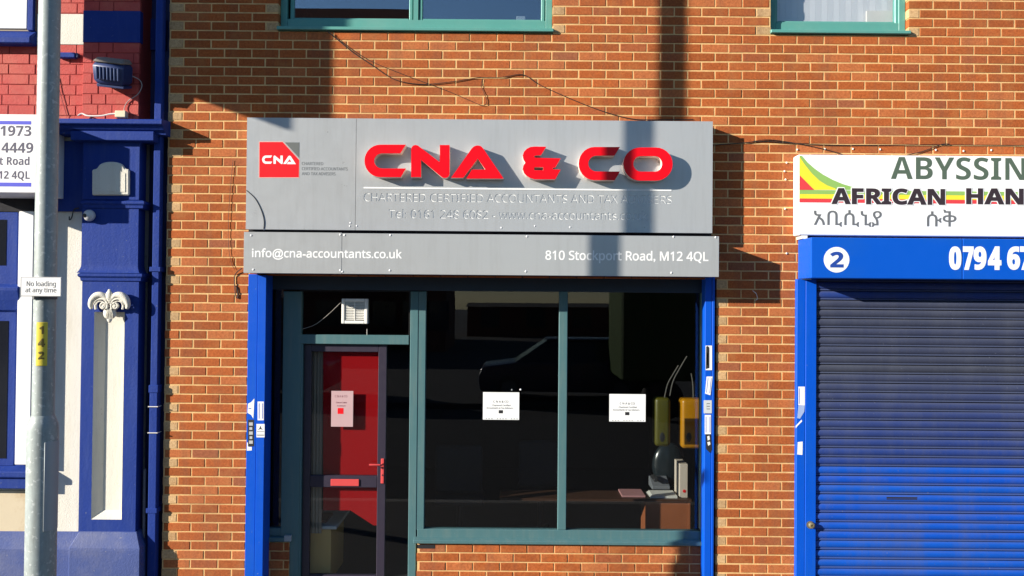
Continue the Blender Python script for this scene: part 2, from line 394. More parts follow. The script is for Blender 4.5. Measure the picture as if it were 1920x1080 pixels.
# ------------------------------------------------------------------ brick building
PITCHX, PITCHZ, JOINT = 0.225, 0.075, 0.0098
XL = W(310, 540)[0]
ZC = W(380, 226.7)[1]                          # a bed joint centre
ZB = ZC - math.floor(ZC / PITCHZ) * PITCHZ
S1 = RC(470, 515, 1342, 1120); S2 = RC(1500, 515, 2120, 1120)
U1 = RC(523, -140, 1037, 60); U2 = RC(1446, -140, 1704, 65)
HOLES = [(S1[0], S1[1], 0, S1[3]), (S2[0], S2[1], 0, S2[3]), U1, U2]
XR, ZTOP = W(2700, 540)[0], 6.2
bb = thing('brick_building', 'orange-red brick building with green window frames above the two shops', 'building', (XL, 0, 0))
def cells(x0, x1, z0, z1, holes, grow):
    hs = [(a - grow, b + grow, c - grow if c > 0 else c, d + grow) for a, b, c, d in holes]
    xs = sorted({x0, x1, *[v for h in hs for v in h[:2] if x0 < v < x1]}); zs = sorted({z0, z1, *[v for h in hs for v in h[2:] if z0 < v < z1]})
    for i in range(len(xs) - 1):
        for j in range(len(zs) - 1):
            cx, cz = (xs[i] + xs[i + 1]) / 2, (zs[j] + zs[j + 1]) / 2
            if not any(h[0] < cx < h[1] and h[2] < cz < h[3] for h in hs): yield xs[i], xs[i + 1], zs[j], zs[j + 1]
mw = MB()
for a, b, c, d in cells(XL + 0.004, XR, 0, ZTOP, HOLES, 0.004): mw.box(a, b, 0.0032, 0.30, c, d)
mw.build('mortar_wall', MORTAR, bb)
def brick_mesh(w, h, dep, seed):
    r = random.Random(seed); j = lambda s: r.uniform(-s, s)
    b = 0.0035; m = MB()
    def ring(ins, y, s): return [(-w/2 + ins + j(s), y, -h/2 + ins + j(s)), (0 + j(s), y + j(s * .4), -h/2 + ins + j(s)), (w/2 - ins + j(s), y, -h/2 + ins + j(s)),
                              (w/2 - ins + j(s), y, h/2 - ins + j(s)), (0 + j(s), y + j(s * .4), h/2 - ins + j(s)), (-w/2 + ins + j(s), y, h/2 - ins + j(s))]
    m.v = ring(b, 0, 0.0013) + ring(0, b, 0.0008) + ring(0, dep, 0)
    m.f = [(0, 1, 4, 5), (1, 2, 3, 4)]
    for k in range(2):
        m.f += [(6 * k + i, 6 * k + 6 + i, 6 * k + 6 + (i + 1) % 6, 6 * k + (i + 1) % 6) for i in range(6)]
    me = bpy.data.meshes.new('brick'); me.from_pydata(m.v, [], m.f)
    bm = bmesh.new(); bm.from_mesh(me); bmesh.ops.recalc_face_normals(bm, faces=bm.faces)
    if sum((f.normal.y for f in bm.faces if len(f.verts) == 4 and abs(f.normal.y) > .9)) > 0: bmesh.ops.reverse_faces(bm, faces=bm.faces)
    bm.to_mesh(me); bm.free(); return me
def tint(x, z, w):
    r = random.random()
    base = Vector((0.40, 0.102, 0.024)) * random.uniform(0.82, 1.12)
    if r < 0.08: base = Vector((0.38, 0.103, 0.034)) * random.uniform(0.85, 1.05)
    elif r < 0.20: base = Vector((0.48, 0.145, 0.045))
    elif r < 0.215: base = Vector((0.33, 0.105, 0.045))
    if 0.08 < w < 0.125 and random.random() < 0.85: base = Vector((0.60, 0.40, 0.20)) * random.uniform(0.8, 1.1)
    return (*base, 1)
CACHE = {}
bricks = []                                    # (x0, x1, zc, y, tint)
BH = PITCHZ - JOINT
row = 0; z = ZB - PITCHZ
XJ = W(342, 250)[0]                            # a perpend in a course with a half brick at the corner
row0 = round((W(380, 250)[1] - ZB) / PITCHZ - 0.5)
def free(x0, x1, zc, holes):
    segs = [(x0, x1)]
    for a, b, c, d in holes:
        if c < zc < d:
            out = []
            for s, e in segs:
                if e <= a or s >= b: out.append((s, e)); continue
                if s < a: out.append((s, a))
                if e > b: out.append((b, e))
            segs = out
    return segs
for r_ in range(0, int((ZTOP - ZB) / PITCHZ)):
    zc = ZB + (r_ + 0.5) * PITCHZ
    off = XJ - PITCHX * 20 if (r_ - row0) % 2 == 0 else XJ - PITCHX * 20.5
    for k in range(80):
        a = off + k * PITCHX + JOINT / 2; e = a + PITCHX - JOINT
        a, e = max(a, XL), min(e, XR)
        if e - a < 0.02: continue
        for s, t in free(a, e, zc, HOLES):
            if t - s > 0.02: bricks.append((s, t, zc, random.gauss(0, 0.0007), tint(s, zc, t - s)))
# stallrisers under the shop window and the side light, set back with the shopfront
YS = 0.10
ST1 = RC(781, 1021, 1342, 1150, YS); ST0 = RC(470, 1016, 541, 1150, YS)
stall = []
for (x0, x1, z0, z1) in (ST1, ST0):
    mb = MB().box(x0 + .003, x1, YS + 0.0045, YS + 0.12, 0, z1 - 0.004); mb.build('mortar_wall', MORTAR, bb)
    n = int(z1 / PITCHZ) + 1
    for r_ in range(n):
        zc = z1 - 0.002 - (r_ + 0.5) * PITCHZ
        if zc < 0: continue
        off = XJ - PITCHX * 20 + (0.06 if r_ % 2 else 0.06 + PITCHX / 2)
        for k in range(60):
            a = max(off + k * PITCHX + JOINT / 2, x0); e = min(off + (k + 1) * PITCHX - JOINT / 2, x1)
            if e - a > 0.02: stall.append((a, e, zc, YS + random.gauss(0, 0.0007), tint(a, zc, 0.2)))
def visible(b):
    cx = (b[0] + b[1]) / 2; cz = b[2]
    px = 960 + FPX * cx / DIST; py = 561 - FPX * (cz - HC) / DIST
    if not (20 < px < 1900 and 10 < py < 1070): return False
    for (a, c, d, e) in ((450, 212, 1356, 525), (1484, 282, 1920, 1080)):
        if a < px < d and c < py < e: return False
    return True
full = [b for b in bricks if b[1] - b[0] > 0.2 and visible(b)]
full.sort(key=lambda b: ((b[0] + b[1]) / 2 - 0.3) ** 2 * 0.6 + (b[2] - 3.6) ** 2 * 1.2)
single = {id(b) for b in full[:300]}
joined_v, joined_f, joined_c = [], [], []
MESHES = {}
def bmesh_for(w, seed):
    key = (round(w / 0.004), seed)
    if key not in MESHES: MESHES[key] = brick_mesh(w, BH, 0.10, hash(key) & 0xffff)
    return MESHES[key]
for b in bricks + stall:
    w = b[1] - b[0]; me = bmesh_for(w, random.randrange(8)); cx, cz = (b[0] + b[1]) / 2, b[2]
    if id(b) in single:
        o = bpy.data.objects.new('brick', me)
        if not me.materials: me.materials.append(BRICK_O)
        place(o, bb); o.location = Vector((cx, b[3], cz)) - ORG[bb.name]; o.rotation_euler = (0, random.gauss(0, 0.004), 0); o.color = b[4]
    else:
        n = len(joined_v); joined_v += [(v.co.x + cx, v.co.y + b[3], v.co.z + cz) for v in me.vertices]
        for p in me.polygons: joined_f.append(tuple(n + i for i in p.vertices))
        joined_c += [b[4]] * len(me.vertices)
me = bpy.data.meshes.new('brickwork'); me.from_pydata([tuple(Vector(v) - ORG[bb.name]) for v in joined_v], [], joined_f)
at = me.color_attributes.new('tint', 'FLOAT_COLOR', 'POINT'); at.data.foreach_set('color', [c for t in joined_c for c in t])
me.materials.append(BRICK_A)
o = place(bpy.data.objects.new('brickwork', me), bb); tag(o, kind='stuff')

def frame_ring(mb, x0, x1, z0, z1, l, r, b, t, y0, y1):
    mb.box(x0, x0 + l, y0, y1, z0, z1); mb.box(x1 - r, x1, y0, y1, z0, z1)
    mb.box(x0 + l + 2e-4, x1 - r - 2e-4, y0 + 0.001, y1, z0, z0 + b); mb.box(x0 + l + 2e-4, x1 - r - 2e-4, y0 + 0.001, y1, z1 - t, z1)
def upper_window(rect, lights, jamb, label, gl=None):
    x0, x1, z0, z1 = rect; x0 += .002; x1 -= .002
    zs = z0 + 0.045
    mb = MB(); frame_ring(mb, x0, x1, zs, z1, 0.055, 0.055, 0.075, 0.06, 0.055, 0.12)
    w = mb.build('window', TEALUP, bb, bevel=0.003); tag(w, label)
    sash = []
    for a, b in lights:
        m = MB(); frame_ring(m, a, b, zs + 0.055, z1 - 0.06, jamb, jamb, 0.035, 0.045, 0.068, 0.115); m.build('sash', TEALUP, w, bevel=0.006)
        MB().box(a + jamb * .5, b - jamb * .5, 0.088, 0.094, zs + .07, z1 - .07).build('pane', gl or GLASSUP, w)
    MB().profx([(-0.03, z0 + 0.004), (-0.03, z0 + 0.030), (0.055, z0 + 0.046), (0.12, z0 + 0.046), (0.12, z0 + 0.004)], x0 - 0.008, x1 + 0.008).build('sill', TEALUP, w, bevel=0.003)
    return w
ux = [W(p, 20)[0] for p in (540, 772, 784, 1022)]
upper_window(U1, [(ux[0], ux[1]), (ux[2], ux[3])], 0.03, 'wide two-light green-framed upper window over the grey sign')
MB().box((ux[1] + ux[2]) / 2 - .02, (ux[1] + ux[2]) / 2 + .02, .058, .12, U1[2] + .12, U1[3] - .06).build('mullion', TEALUP, bb)
vx = [W(p, 20)[0] for p in (1456, 1692)]
upper_window(U2, [(vx[0], vx[1])], 0.03, 'narrow green-framed upper window with pale blind at right', glass('clear_upper_glass', (.93, .94, .95), .09))
def room(name, x0, x1, y0, y1, z0, z1, mat):
    m = MB(); m.v = [(x0, y0, z0), (x1, y0, z0), (x1, y1, z0), (x0, y1, z0), (x0, y0, z1), (x1, y0, z1), (x1, y1, z1), (x0, y1, z1)]
    m.f = [(0, 1, 2, 3), (4, 5, 6, 7), (1, 2, 6, 5), (2, 3, 7, 6), (3, 0, 4, 7)]
    return structure(name, m, mat)
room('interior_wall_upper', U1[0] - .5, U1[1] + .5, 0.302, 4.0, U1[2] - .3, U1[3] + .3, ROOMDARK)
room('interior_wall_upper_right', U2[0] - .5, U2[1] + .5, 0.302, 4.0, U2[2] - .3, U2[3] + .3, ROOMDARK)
x0, x1, z0, z1 = RC(1440, -150, 1710, 60, 0.16)
bl = MB()
for i in range(24): bl.profz([(x0 + (x1 - x0) * i / 24, .17 + .0015 * (i % 2)), (x0 + (x1 - x0) * (i + 1) / 24 - .001, .17 + .0015 * ((i + 1) % 2)), (x0 + (x1 - x0) * (i + 1) / 24 - .001, .178), (x0 + (x1 - x0) * i / 24, .178)], z0, z1)
tag(bl.build('window_blind', paint('blind_fabric', (0.72, 0.74, 0.76), 0.9, var=.04, relief=0)), 'pale grey blind drawn inside the narrow upper window', 'blind')
x0, x1, z0, z1 = RC(1625, 20, 1684, 44, 0.13)
tag(MB().box(x0, x1, 0.13, 0.15, z0, z1).build('cardboard_box', paint('pale_card', (0.75, 0.73, 0.66), .8), bevel=.002), 'pale card standing in the corner of the narrow upper window', 'card')
x0, x1, z0, z1 = RC(968, 30, 985, 42, 0.13)
tag(MB().box(x0, x1, 0.13, 0.19, z0, z1).build('white_box', PLASTIC, bevel=.004), 'small white box on the inner sill of the wide upper window', 'box')

# ------------------------------------------------------------------ upper grey sign with built-up letters
Y1 = -0.147
x0, x1, z0, z1 = RC(462, 224, 1336, 433.5, Y1)
sg = thing('shop_sign', 'large grey fascia sign with raised red letters over the accountants shop', 'sign', (x0, 0, z0))
MB().box(x0 + .004, x1 - .004, Y1 + 0.016, -0.0015, z0 + .004, z1 - .004).build('tray', SIGNSIDE, sg, bevel=.004)
xs = W(667, 330, Y1)[0]
shape('panel', [[(x0, z0), (xs - .0015, z0), (xs - .0015, z1), (x0, z1)]], Y1, 0.0145, SIGNGREY, sg)
T1 = text_px('CHARTERED CERTIFIED ACCOUNTANTS AND TAX ADVISERS', 682, 1259, 379.5, 364.5, Y1)
T2 = text_px('Tel: 0161 248 6082 - www.cna-accountants.co.uk', 729, 1214, 410.5, 395, Y1)
shape('panel', [[(xs + .0015, z0), (x1, z0), (x1, z1), (xs + .0015, z1)]] + T1 + T2, Y1, 0.0035, SIGNGREY, sg, evenodd=True)
MB().box(xs + .05, x1 - .05, Y1 + 0.0037, Y1 + 0.0155, z0 + .03, z1 - .25).build('backing', WHITEV, sg)
lx0, lx1, lz0, lz1 = RC(682, 353, 1259, 356.2, Y1)
MB().box(lx0, lx1, Y1 - .003, Y1, lz0 + .001, lz1 - .001).build('rule', WHITEV, sg)
def arc(cx, cy, rx, ry, a0, a1, n=14):
    return [(cx + rx * math.cos(math.radians(a0 + (a1 - a0) * i / n)), cy - ry * math.sin(math.radians(a0 + (a1 - a0) * i / n))) for i in range(n + 1)]
def letter_C(l, t, r, b):                     # zoom units, box of the C
    w = 108; h = (b - t) / 2; cy = (t + b) / 2; th = 97
    return [[(r, t), (r - 62, t + th)] + arc(l + 200, cy, 92, h - th, 90, 270) + [(r, b - th), (r - 58, b)] + arc(l + 178, cy, 178, h, 270, 90)]
ZA, ZB2 = (670, 250), (960, 250)
N_ = [[(605, 492), (605, 180), (612, 155), (628, 138), (652, 130), (680, 136), (918, 318), (928, 318), (928, 131), (1037, 131), (1037, 455), (1028, 482), (1010, 497), (985, 502), (960, 497), (940, 484), (716, 298), (716, 492)]]
A_ = [[(1055, 499), (1288, 168), (1310, 148), (1335, 138), (1360, 136), (1388, 143), (1412, 165), (1645, 508), (1226, 508), (1290, 408), (1440, 408), (1355, 285), (1190, 499)]]
AMP = [[(250, 148), (385, 150), (325, 245), (265, 248), (245, 261), (262, 275), (547, 281), (487, 385), (460, 386), (460, 404), (547, 408), (487, 516), (255, 516), (205, 502), (165, 478), (135, 445), (120, 405), (127, 365), (150, 331), (127, 290), (120, 250), (135, 205), (170, 170), (210, 153)],
       [(250, 380), (350, 380), (350, 416), (250, 416)]]
O_ = [arc(1440, 345, 187, 186, 270, 90) + arc(1620, 345, 187, 186, 90, -90), arc(1450, 343, 85, 88, 270, 90) + arc(1605, 343, 85, 88, 90, -90)]
YL = Y1 - 0.086
for poly, org, lab in ((letter_C(80, 127, 545, 492), ZA, 'first red letter C'), (N_, ZA, 'red letter N'), (A_, ZA, 'red letter A with a cut crossbar'),
                       (AMP, ZB2, 'red ampersand'), (letter_C(750, 153, 1215, 526), ZB2, 'second red letter C, crossed by the pole shadow'), (O_, ZB2, 'red letter O')):
    P = [[W(org[0] + x / 6, org[1] + y / 6, YL) for x, y in p] for p in poly]
    me = shape_mesh('letter', P, YL, 0.0055, evenodd=True); me.materials.clear(); me.materials.append(REDFACE)
    o = place(bpy.data.objects.new('letter', me), sg); me.transform(Matrix.Translation(-ORG[sg.name])); o['label'] = lab
    shape('letter_return', P, YL + 0.0055, 0.0804, LETSIDE, o, evenodd=True)
def LG(pts): return [[W(470 + x / 6, 250 + y / 6, Y1) for x, y in p] for p in pts]
lg = shape('logo', LG([[(100, 98), (360, 98), (545, 300), (541, 495), (98, 495)]]), Y1 - .0015, .0015, LOGORED, sg)
shape('logo_edge', LG([[(92, 90), (364, 90), (553, 297), (548, 504), (90, 504)]]), Y1 - .0008, .0008, paint('logo_halo', (.62, .42, .38), .5, relief=0), lg)
shape('logo_corner', LG([[(385, 102), (547, 102), (545, 275)]]), Y1 - .0015, .0015, LOGOGREY, lg)
def mini(poly, ox):
    return [[W(470 + (130 + (x - 80) * 0.2425) / 6, 250 + (250 + (y - 127) * 0.255) / 6, Y1) for x, y in p] for p in poly]
for q in (letter_C(80, 127, 545, 492), N_, A_): shape('logo_letter', mini(q, 0), Y1 - .0028, .0012, WHITEV, lg)
for s_, a, b, py in (('CHARTERED', 566, 606, 309.5), ('CERTIFIED ACCOUNTANTS', 566, 652, 319.3), ('AND TAX ADVISERS', 566, 629, 328.5)):
    shape('lettering', text_px(s_, a, b, py, py - 5.6, Y1), Y1 - .001, .001, GREYINK, sg)
def screws(parent, pts, Y, r=0.009):
    for px, py in pts:
        c = W(px, py, Y); m = MB(); m.ball((c[0], Y, c[1]), r, 10, (1, .6, 1)); m.build('screw', SCREW, parent, smooth=True)
screws(sg, [(657, 418), (656, 424), (669, 423.5), (1003, 423.5), (940, 427), (1069, 426), (495, 430)], Y1, .007)
# ------------------------------------------------------------------ lower grey sign (shutter box cover)
Y2 = -0.29
x0, x1, z0, z1 = RC(457, 438.5, 1348, 515.5, Y2)
sg2 = thing('shop_sign', 'low grey strip sign with white email and street address below the red-lettered sign', 'sign', (x0, 0, z0))
MB().box(x0 + .004, x1 - .004, Y2 + 0.006, -0.0015, z0 + .003, z1 - .003).build('shutter_box', paint('box_navy', (.02, .05, .16), .5), sg2, bevel=.003)
xs = W(641, 475, Y2)[0]
MB().box(x0, xs - .0018, Y2, Y2 + .005, z0, z1).build('panel', SIGNGREY, sg2, bevel=.001)
MB().box(xs + .0018, x1, Y2, Y2 + .005, z0, z1 - .004).build('panel', SIGNGREY, sg2, bevel=.001)
shape('lettering', text_px('info@cna-accountants.co.uk', 473, 753, 483, 468, Y2), Y2 - .001, .001, WHITEV, sg2, offset=.0016)
shape('lettering', text_px('810 Stockport Road, M12 4QL', 1023, 1328, 488, 471.5, Y2), Y2 - .001, .001, WHITEV, sg2, offset=.0016)
screws(sg2, [(471, 441.5), (475, 505.5), (638, 440), (646, 441), (638, 507), (642, 509.5), (732, 441), (731, 507), (988, 443.5), (986, 509), (1263, 444), (1259, 511.5), (1342, 445)], Y2, .0085)
# black strip painted as the shade in the slot between the two signs
x0, x1, z0, z1 = RC(466, 424, 1334, 446, -0.05)
tag(MB().box(x0, x1, -0.05, -0.0012, z0, z1).build('gap_shade', DARKGAP), 'black strip painted as shade in the gap between the two grey signs', 'gap_shade')

# ------------------------------------------------------------------ shopfront
YF = 0.12
sf = thing('shopfront', 'teal aluminium shopfront with glazed door under the grey signs', 'shopfront', (W(497, 540, YF)[0], YF, 0))
def fr(name, px0, py0, px1, py1, mat=TEAL, dy0=0.0, dy1=0.07, bev=.004, par=None):
    a, b, c, d = RC(px0, py0, px1, py1, YF + dy0)
    return MB().box(a, b, YF + dy0, YF + dy1, c, d).build(name, mat, par or sf, bevel=bev)
fr('head', 494, 505, 1322, 546, paint('head_shade_navy', (.014, .030, .055), .5), dy1=.08)  # shade under the sign put into a darker navy head
fr('post', 528, 546.3, 562, 1118, dy0=-.002)
fr('transom', 562.2, 628, 766.8, 645.5, dy0=-.001)
fr('post', 767, 546.3, 782, 1118, dy0=-.004)
fr('jamb', 782.3, 546.3, 797, 994)
fr('mullion', 1047, 546.3, 1063, 994)
fr('bottom_rail', 782.3, 994.3, 1322, 1011, dy0=-.003)
fr('jamb', 1313.5, 546.3, 1322, 994)
fr('side_rail', 494, 990, 527.8, 1005, dy0=.002)
a, b, c, d = RC(775, 1011, 1318, 1021.5, YF - .05)
MB().profx([(YF - .05, c), (YF - .05, c + .026), (YF + .0, c + .044), (YF + .07, c + .044), (YF + .07, c)], a, b).build('sill', TEAL, sf, bevel=.003)
a, b, c, d = RC(494, 1005, 545, 1016, YF - .03)
MB().profx([(YF - .03, c), (YF - .03, c + .034), (YF + .07, c + .046), (YF + .07, c)], a, b).build('sill', TEAL, sf, bevel=.003)
a, b, c, d = RC(533, 1005.5, 545, 1015.5, YF - .034)
MB().box(b - .055, b + .002, YF - .034, YF + .05, c, d + .004).build('sill_lit_end', paint('sill_lit_grey', (.33, .36, .38), .5), sf, bevel=.002)  # sunlit end of the sill put into a paler grey
GASK = paint('gasket_black', (.012, .012, .013), .6, relief=0)
def gasket(px0, py0, px1, py1):
    a, b, c, d = RC(px0, py0, px1, py1, YF + .02); m = MB(); frame_ring(m, a, b, c, d, .006, .006, .006, .006, YF + .026, YF + .034); m.build('gasket', GASK, sf)
gasket(796, 545, 1048, 995); gasket(1062, 545, 1314.5, 995); gasket(561, 545, 768, 629.5)
def pane(px0, py0, px1, py1, y=.035):
    a, b, c, d = RC(px0, py0, px1, py1, YF + y)
    return MB().box(a, b, YF + y, YF + y + .006, c, d).build('pane', GLASS, sf)
pane(794, 540, 1050, 997); pane(1060, 540, 1318, 997); pane(556, 540, 770, 632); pane(492, 540, 532, 993)
pane(721, 642, 770, 1120, .04)
# door
DY = 0.035
a, b, c, d = RC(563, 645, 723, 1114, YF + DY)
jm = MB().box(a, a + .018, YF + .005, YF + .08, 0.02, d); jm.box(a, b, YF + .005, YF + .08, d + .001, d + .018); jm.build('door_frame', TEAL, sf)
a += .020
dl = MB(); frame_ring(dl, a, b, 0.02, d - .004, .062, .070, .09, .062, YF + DY, YF + DY + .05)
zm0, zm1 = W(640, 914, YF + DY)[1], W(640, 892, YF + DY)[1]
dl.box(a + .0625, b - .0705, YF + DY + .001, YF + DY + .05, zm0, zm1)
door = dl.build('door', DOORPAINT, sf, bevel=.004)
MB().box(a + .04, b - .04, YF + DY + .02, YF + DY + .026, .1, d - .03).build('pane', GLASS, door)
x0, x1, z0, z1 = RC(620, 898.5, 673, 911.5, YF + DY - .008)
MB().box(x0, x1, YF + DY - .009, YF + DY, z0, z1).build('letter_plate', SALMON, door, bevel=.003)
x0, x1, z0, z1 = RC(714, 860, 720, 907, YF + DY - .01)
hd = MB().box(x0, x1, YF + DY - .010, YF + DY, z0, z1).build('door_handle', SALMON, door, bevel=.004)
hz = W(715, 871, YF + DY - .03)[1]
lev = MB().tube([((x0 + x1) / 2, YF + DY - .008, hz), ((x0 + x1) / 2, YF + DY - .05, hz), ((x0 + x1) / 2 - .012, YF + DY - .058, hz), (x0 - .09, YF + DY - .058, hz + .002)], .009, 10)
lev.build('lever', SALMON, door, smooth=True)
c = ((x0 + x1) / 2, W(715, 892, YF)[1]); MB().disc(c, .006, YF + DY - .0125, YF + DY - .0105, 10).build('keyhole', BLACKINK, door)
# extractor vent in the fanlight
x0, x1, z0, z1 = RC(641, 560, 690, 607, YF + .005)
vt = thing('extractor_vent', 'square white slatted extractor vent in the glass above the door', 'vent', (x0, YF, z0))
m = MB(); frame_ring(m, x0, x1, z0, z1, .026, .026, .026, .026, YF - .012, YF + .034); m.build('frame', PLASTIC, vt, bevel=.006, seg=2)
MB().box(x0 + .02, x1 - .02, YF + .030, YF + .0345, z0 + .02, z1 - .02).build('backing', DARKGAP, vt)
for i in range(11):
    zz = z0 + .034 + i * (z1 - z0 - .06) / 11
    MB().profx([(YF - .004, zz), (YF - .004, zz + .005), (YF + .018, zz + .014), (YF + .018, zz + .010)], x0 + .024, x1 - .024).build('slat', PLASTIC, vt)
MB().box((x0 + x1) / 2 - .003, (x0 + x1) / 2 + .003, YF - .007, YF + .0, z0 + .024, z1 - .024).build('rib', PLASTIC, vt)
STRAPG = paint('flex_grey', (.40, .38, .35), .6, relief=0)
cable([(566, 617), (590, 609), (615, 590), (640, 566)], .0016, STRAPG, 'thin pale flex running from the vent across the fanlight', Y=YF + .028)
cable([(688, 617), (688, 628)], .002, CABLEWHITE, 'short pale pull cord hanging below the vent', Y=YF + .02)

# ------------------------------------------------------------------ shutter guides of the open shop
def guide(px0, px1, split, py_top, label, yf=-0.06):
    a, b, c, d = RC(px0, py_top, px1, 1118, yf); s = W(split, 800, yf)[0]
    t = thing('shutter_guide', label, 'shutter guide', ((a + b) / 2, yf, 0))
    MB().box(a, s - .0012, yf, YF - .012, 0.004, d).build('angle', GUIDEBLUE, t, bevel=.003)
    MB().box(s + .0012, b, yf - .004, YF - .006, 0.004, d - .008).build('channel', GUIDEBLUE, t, bevel=.003)
    return t
guide(462, 496, 480.5, 514, 'bright blue shutter guide left of the shop door')
guide(1321, 1339, 1334, 514, 'narrow bright blue shutter guide right of the big shop window', -0.015)

# ------------------------------------------------------------------ shop interior
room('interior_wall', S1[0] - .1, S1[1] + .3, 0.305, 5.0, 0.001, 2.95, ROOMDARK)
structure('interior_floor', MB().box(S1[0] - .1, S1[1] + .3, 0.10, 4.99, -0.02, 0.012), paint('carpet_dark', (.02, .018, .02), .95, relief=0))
rw = paint('red_wall_paint', (0.44, 0.006, 0.009), .8, var=.05, relief=.05, spec=.1)
tag(shape('partition', [[W(x, y, .218) for x, y in ((606, 655), (712, 655), (712, 985), (700, 985), (657, 957), (606, 957))]], .218, .012, rw), 'red painted board right behind the glass of the shop door', 'board')  # slanted lower edge follows a cast shadow, shade put into the shape
a, b, c, d = RC(573, 640, 604, 1000, .23)
cu_ = MB()
for i in range(5):
    xx = a + (b - a) * i / 5
    cu_.profz([(xx, .24), (xx + .012, .225), (xx + .024, .232), (xx + .030, .24), (xx + .024, .25), (xx, .25)], c, d)
tag(cu_.build('curtain', paint('curtain_grey', (.42, .36, .28), .9, relief=0), smooth=True), 'beige vertical blind strip at the left of the door glass', 'blind')
# counter behind the door
ct = thing('reception_counter', 'beige counter with white top behind the lower door glass', 'counter', (W(600, 990, .27)[0], .27, 0.012))
a, b, c, d = RC(574, 992, 620, 1118, .27)
MB().box(a - .2, b, .27, .80, .012, d).build('front_panel', paint('counter_beige', (.80, .52, .18), .6, var=.05, relief=0), ct, bevel=.003)
MB().box(a - .22, b + .05, .255, .82, d + .001, d + .028).build('counter_top', PLASTIC, ct, bevel=.004)
tag(MB().box(a + .02, b - .06, .36, .62, d + .0285, d + .05).build('folder', paint('folder_maroon', (.12, .03, .03), .6, relief=0), bevel=.002), 'maroon folder lying on the beige counter', 'folder')
# desk by the big window
a, b, c, d = RC(1211, 941, 1294, 1118, .55)
dk = thing('office_desk', 'brown wooden desk end seen low in the right window pane', 'desk', (b, .55, .012))
WOOD = paint('desk_wood', (.30, .095, .035), .45, var=.18, scale=4, relief=0, dirt=(.20, .06, .02), dirt_amt=.5)
MB().box(a, a + .02, .55, .84, .012, d).build('leg_panel', WOOD, dk, bevel=.001); MB().box(b - .02, b, .55, .84, .012, d).build('leg_panel', WOOD, dk, bevel=.001)
MB().box(a + .0205, b - .0205, .556, .575, .1, d - .001).build('drawer_front', WOOD, dk, bevel=.001)
MB().box(a - 1.3, b + .01, .535, .86, d + .0005, d + .024).build('desk_top', paint('desk_top_unlit', (.06, .025, .012), .5, relief=0), dk, bevel=.002)  # desk wood darkened, shade of the room put into the top's colour
bx = W(1282, 900, .60)[0]; zt = d + .0245
bf = thing('lever_arch_file', 'cream lever arch file standing upright on the desk corner', 'file', (bx, .6, zt))
MB().box(bx - .036, bx + .036, .60, .84, zt, zt + .30).build('cover', paint('file_card', (.60, .52, .44), .7, relief=0), bf, bevel=.003)
MB().disc((bx + .005, zt + .06), .014, .597, .6, 14).build('finger_hole', LOGORED, bf)
m = MB()
for i in range(3): m.box(bx - .30 + .01 * i, bx - .06, .58, .80, zt + .0005 + .007 * i, zt + .006 + .007 * i)
tag(m.build('paper_stack', PLASTIC), 'loose stack of white papers on the desk beside the file', 'papers')
tag(MB().box(bx - .55, bx - .34, .60, .86, zt + .0005, zt + .016).build('notebook', paint('pink_cover', (.45, .22, .22), .7, relief=0), bevel=.002), 'flat pinkish notebook lying on the desk', 'notebook')
m = thing('desk_telephone', 'grey desk telephone behind the papers on the desk', 'telephone', (bx - .14, .95, zt))
MB().profx([(.9, zt), (.9, zt + .03), (1.08, zt + .09), (1.10, zt + .09), (1.10, zt)], bx - .23, bx - .06).build('body', paint('phone_grey', (.16, .17, .19), .5, relief=0), m, bevel=.006)
MB().box(bx - .22, bx - .17, .89, 1.07, zt + .075, zt + .11).build('handset', BLACKINK, m, bevel=.012)
# solid shapes added for the yellow and dark reflections in the right pane
def soft(name, px0, py0, px1, py1, Y, dep, mat, parent=None, bev=.05):
    a, b, c, d = RC(px0, py0, px1, py1, Y)
    return MB().box(a, b, Y, Y + dep, c, d).build(name, mat, parent, bevel=bev, smooth=True, seg=5)
YEL = paint('yellow_reflection', (.46, .20, .003), .35, var=.06, relief=0); OLI = paint('olive_reflection', (.085, .08, .008), .4, var=.08, relief=0)
for args, mt, lab in (((1278, 748, 1320, 842), YEL, 'orange-yellow rounded shape, modelled reflection at the right edge of the window'), ((1228, 746, 1258, 838), OLI, 'olive-yellow rounded shape, modelled reflection in the right pane near the paper notice')):
    t = thing('reflected_shape', lab, 'case', (W(args[0], args[3], .5)[0], .5, 1.0))
    soft('shell', *args, .5, .16, mt, t, .035)
    cx, cz = W((args[0] + 14), 820, .495); o = MB(); o.ball((cx, .503, cz), .05, 14, (.55, .12, 1)); o.build('emblem', BLACKINK, t, smooth=True)
x_, z_ = W(1254, 872, 1.15)
t = thing('reflection_chair', 'glossy dark rounded chair added for a faint reflection under the yellow shapes', 'chair', (x_, 1.15, .012))  # chair added where a faint dark reflection shows in the glass
m = MB(); m.ball((x_, 1.15, z_), .19, 24, (.85, .35, 1.15)); m.build('backrest', paint('dark_gloss', (.012, .018, .022), .22, relief=0), t, smooth=True)
MB().box(x_ - .22, x_ + .22, 1.15, 1.6, .42, .5).build('seat', bpy.data.materials['dark_gloss'], t, bevel=.03, smooth=True, seg=3)
MB().tube([(x_, 1.22, z_ - .1), (x_, 1.26, .6), (x_, 1.35, .45)], .022, 8).build('back_support', BLACKINK, t, smooth=True)
MB().lathe(x_, 1.38, [(.2, .012), (.2, .03), (.03, .05), (.03, .419)], 16).build('column', BLACKINK, t)
REFL_STREAK = paint('reflection_streak_grey', (.13, .125, .115), .4, relief=0)  # pale streaks added as reflections in the glass
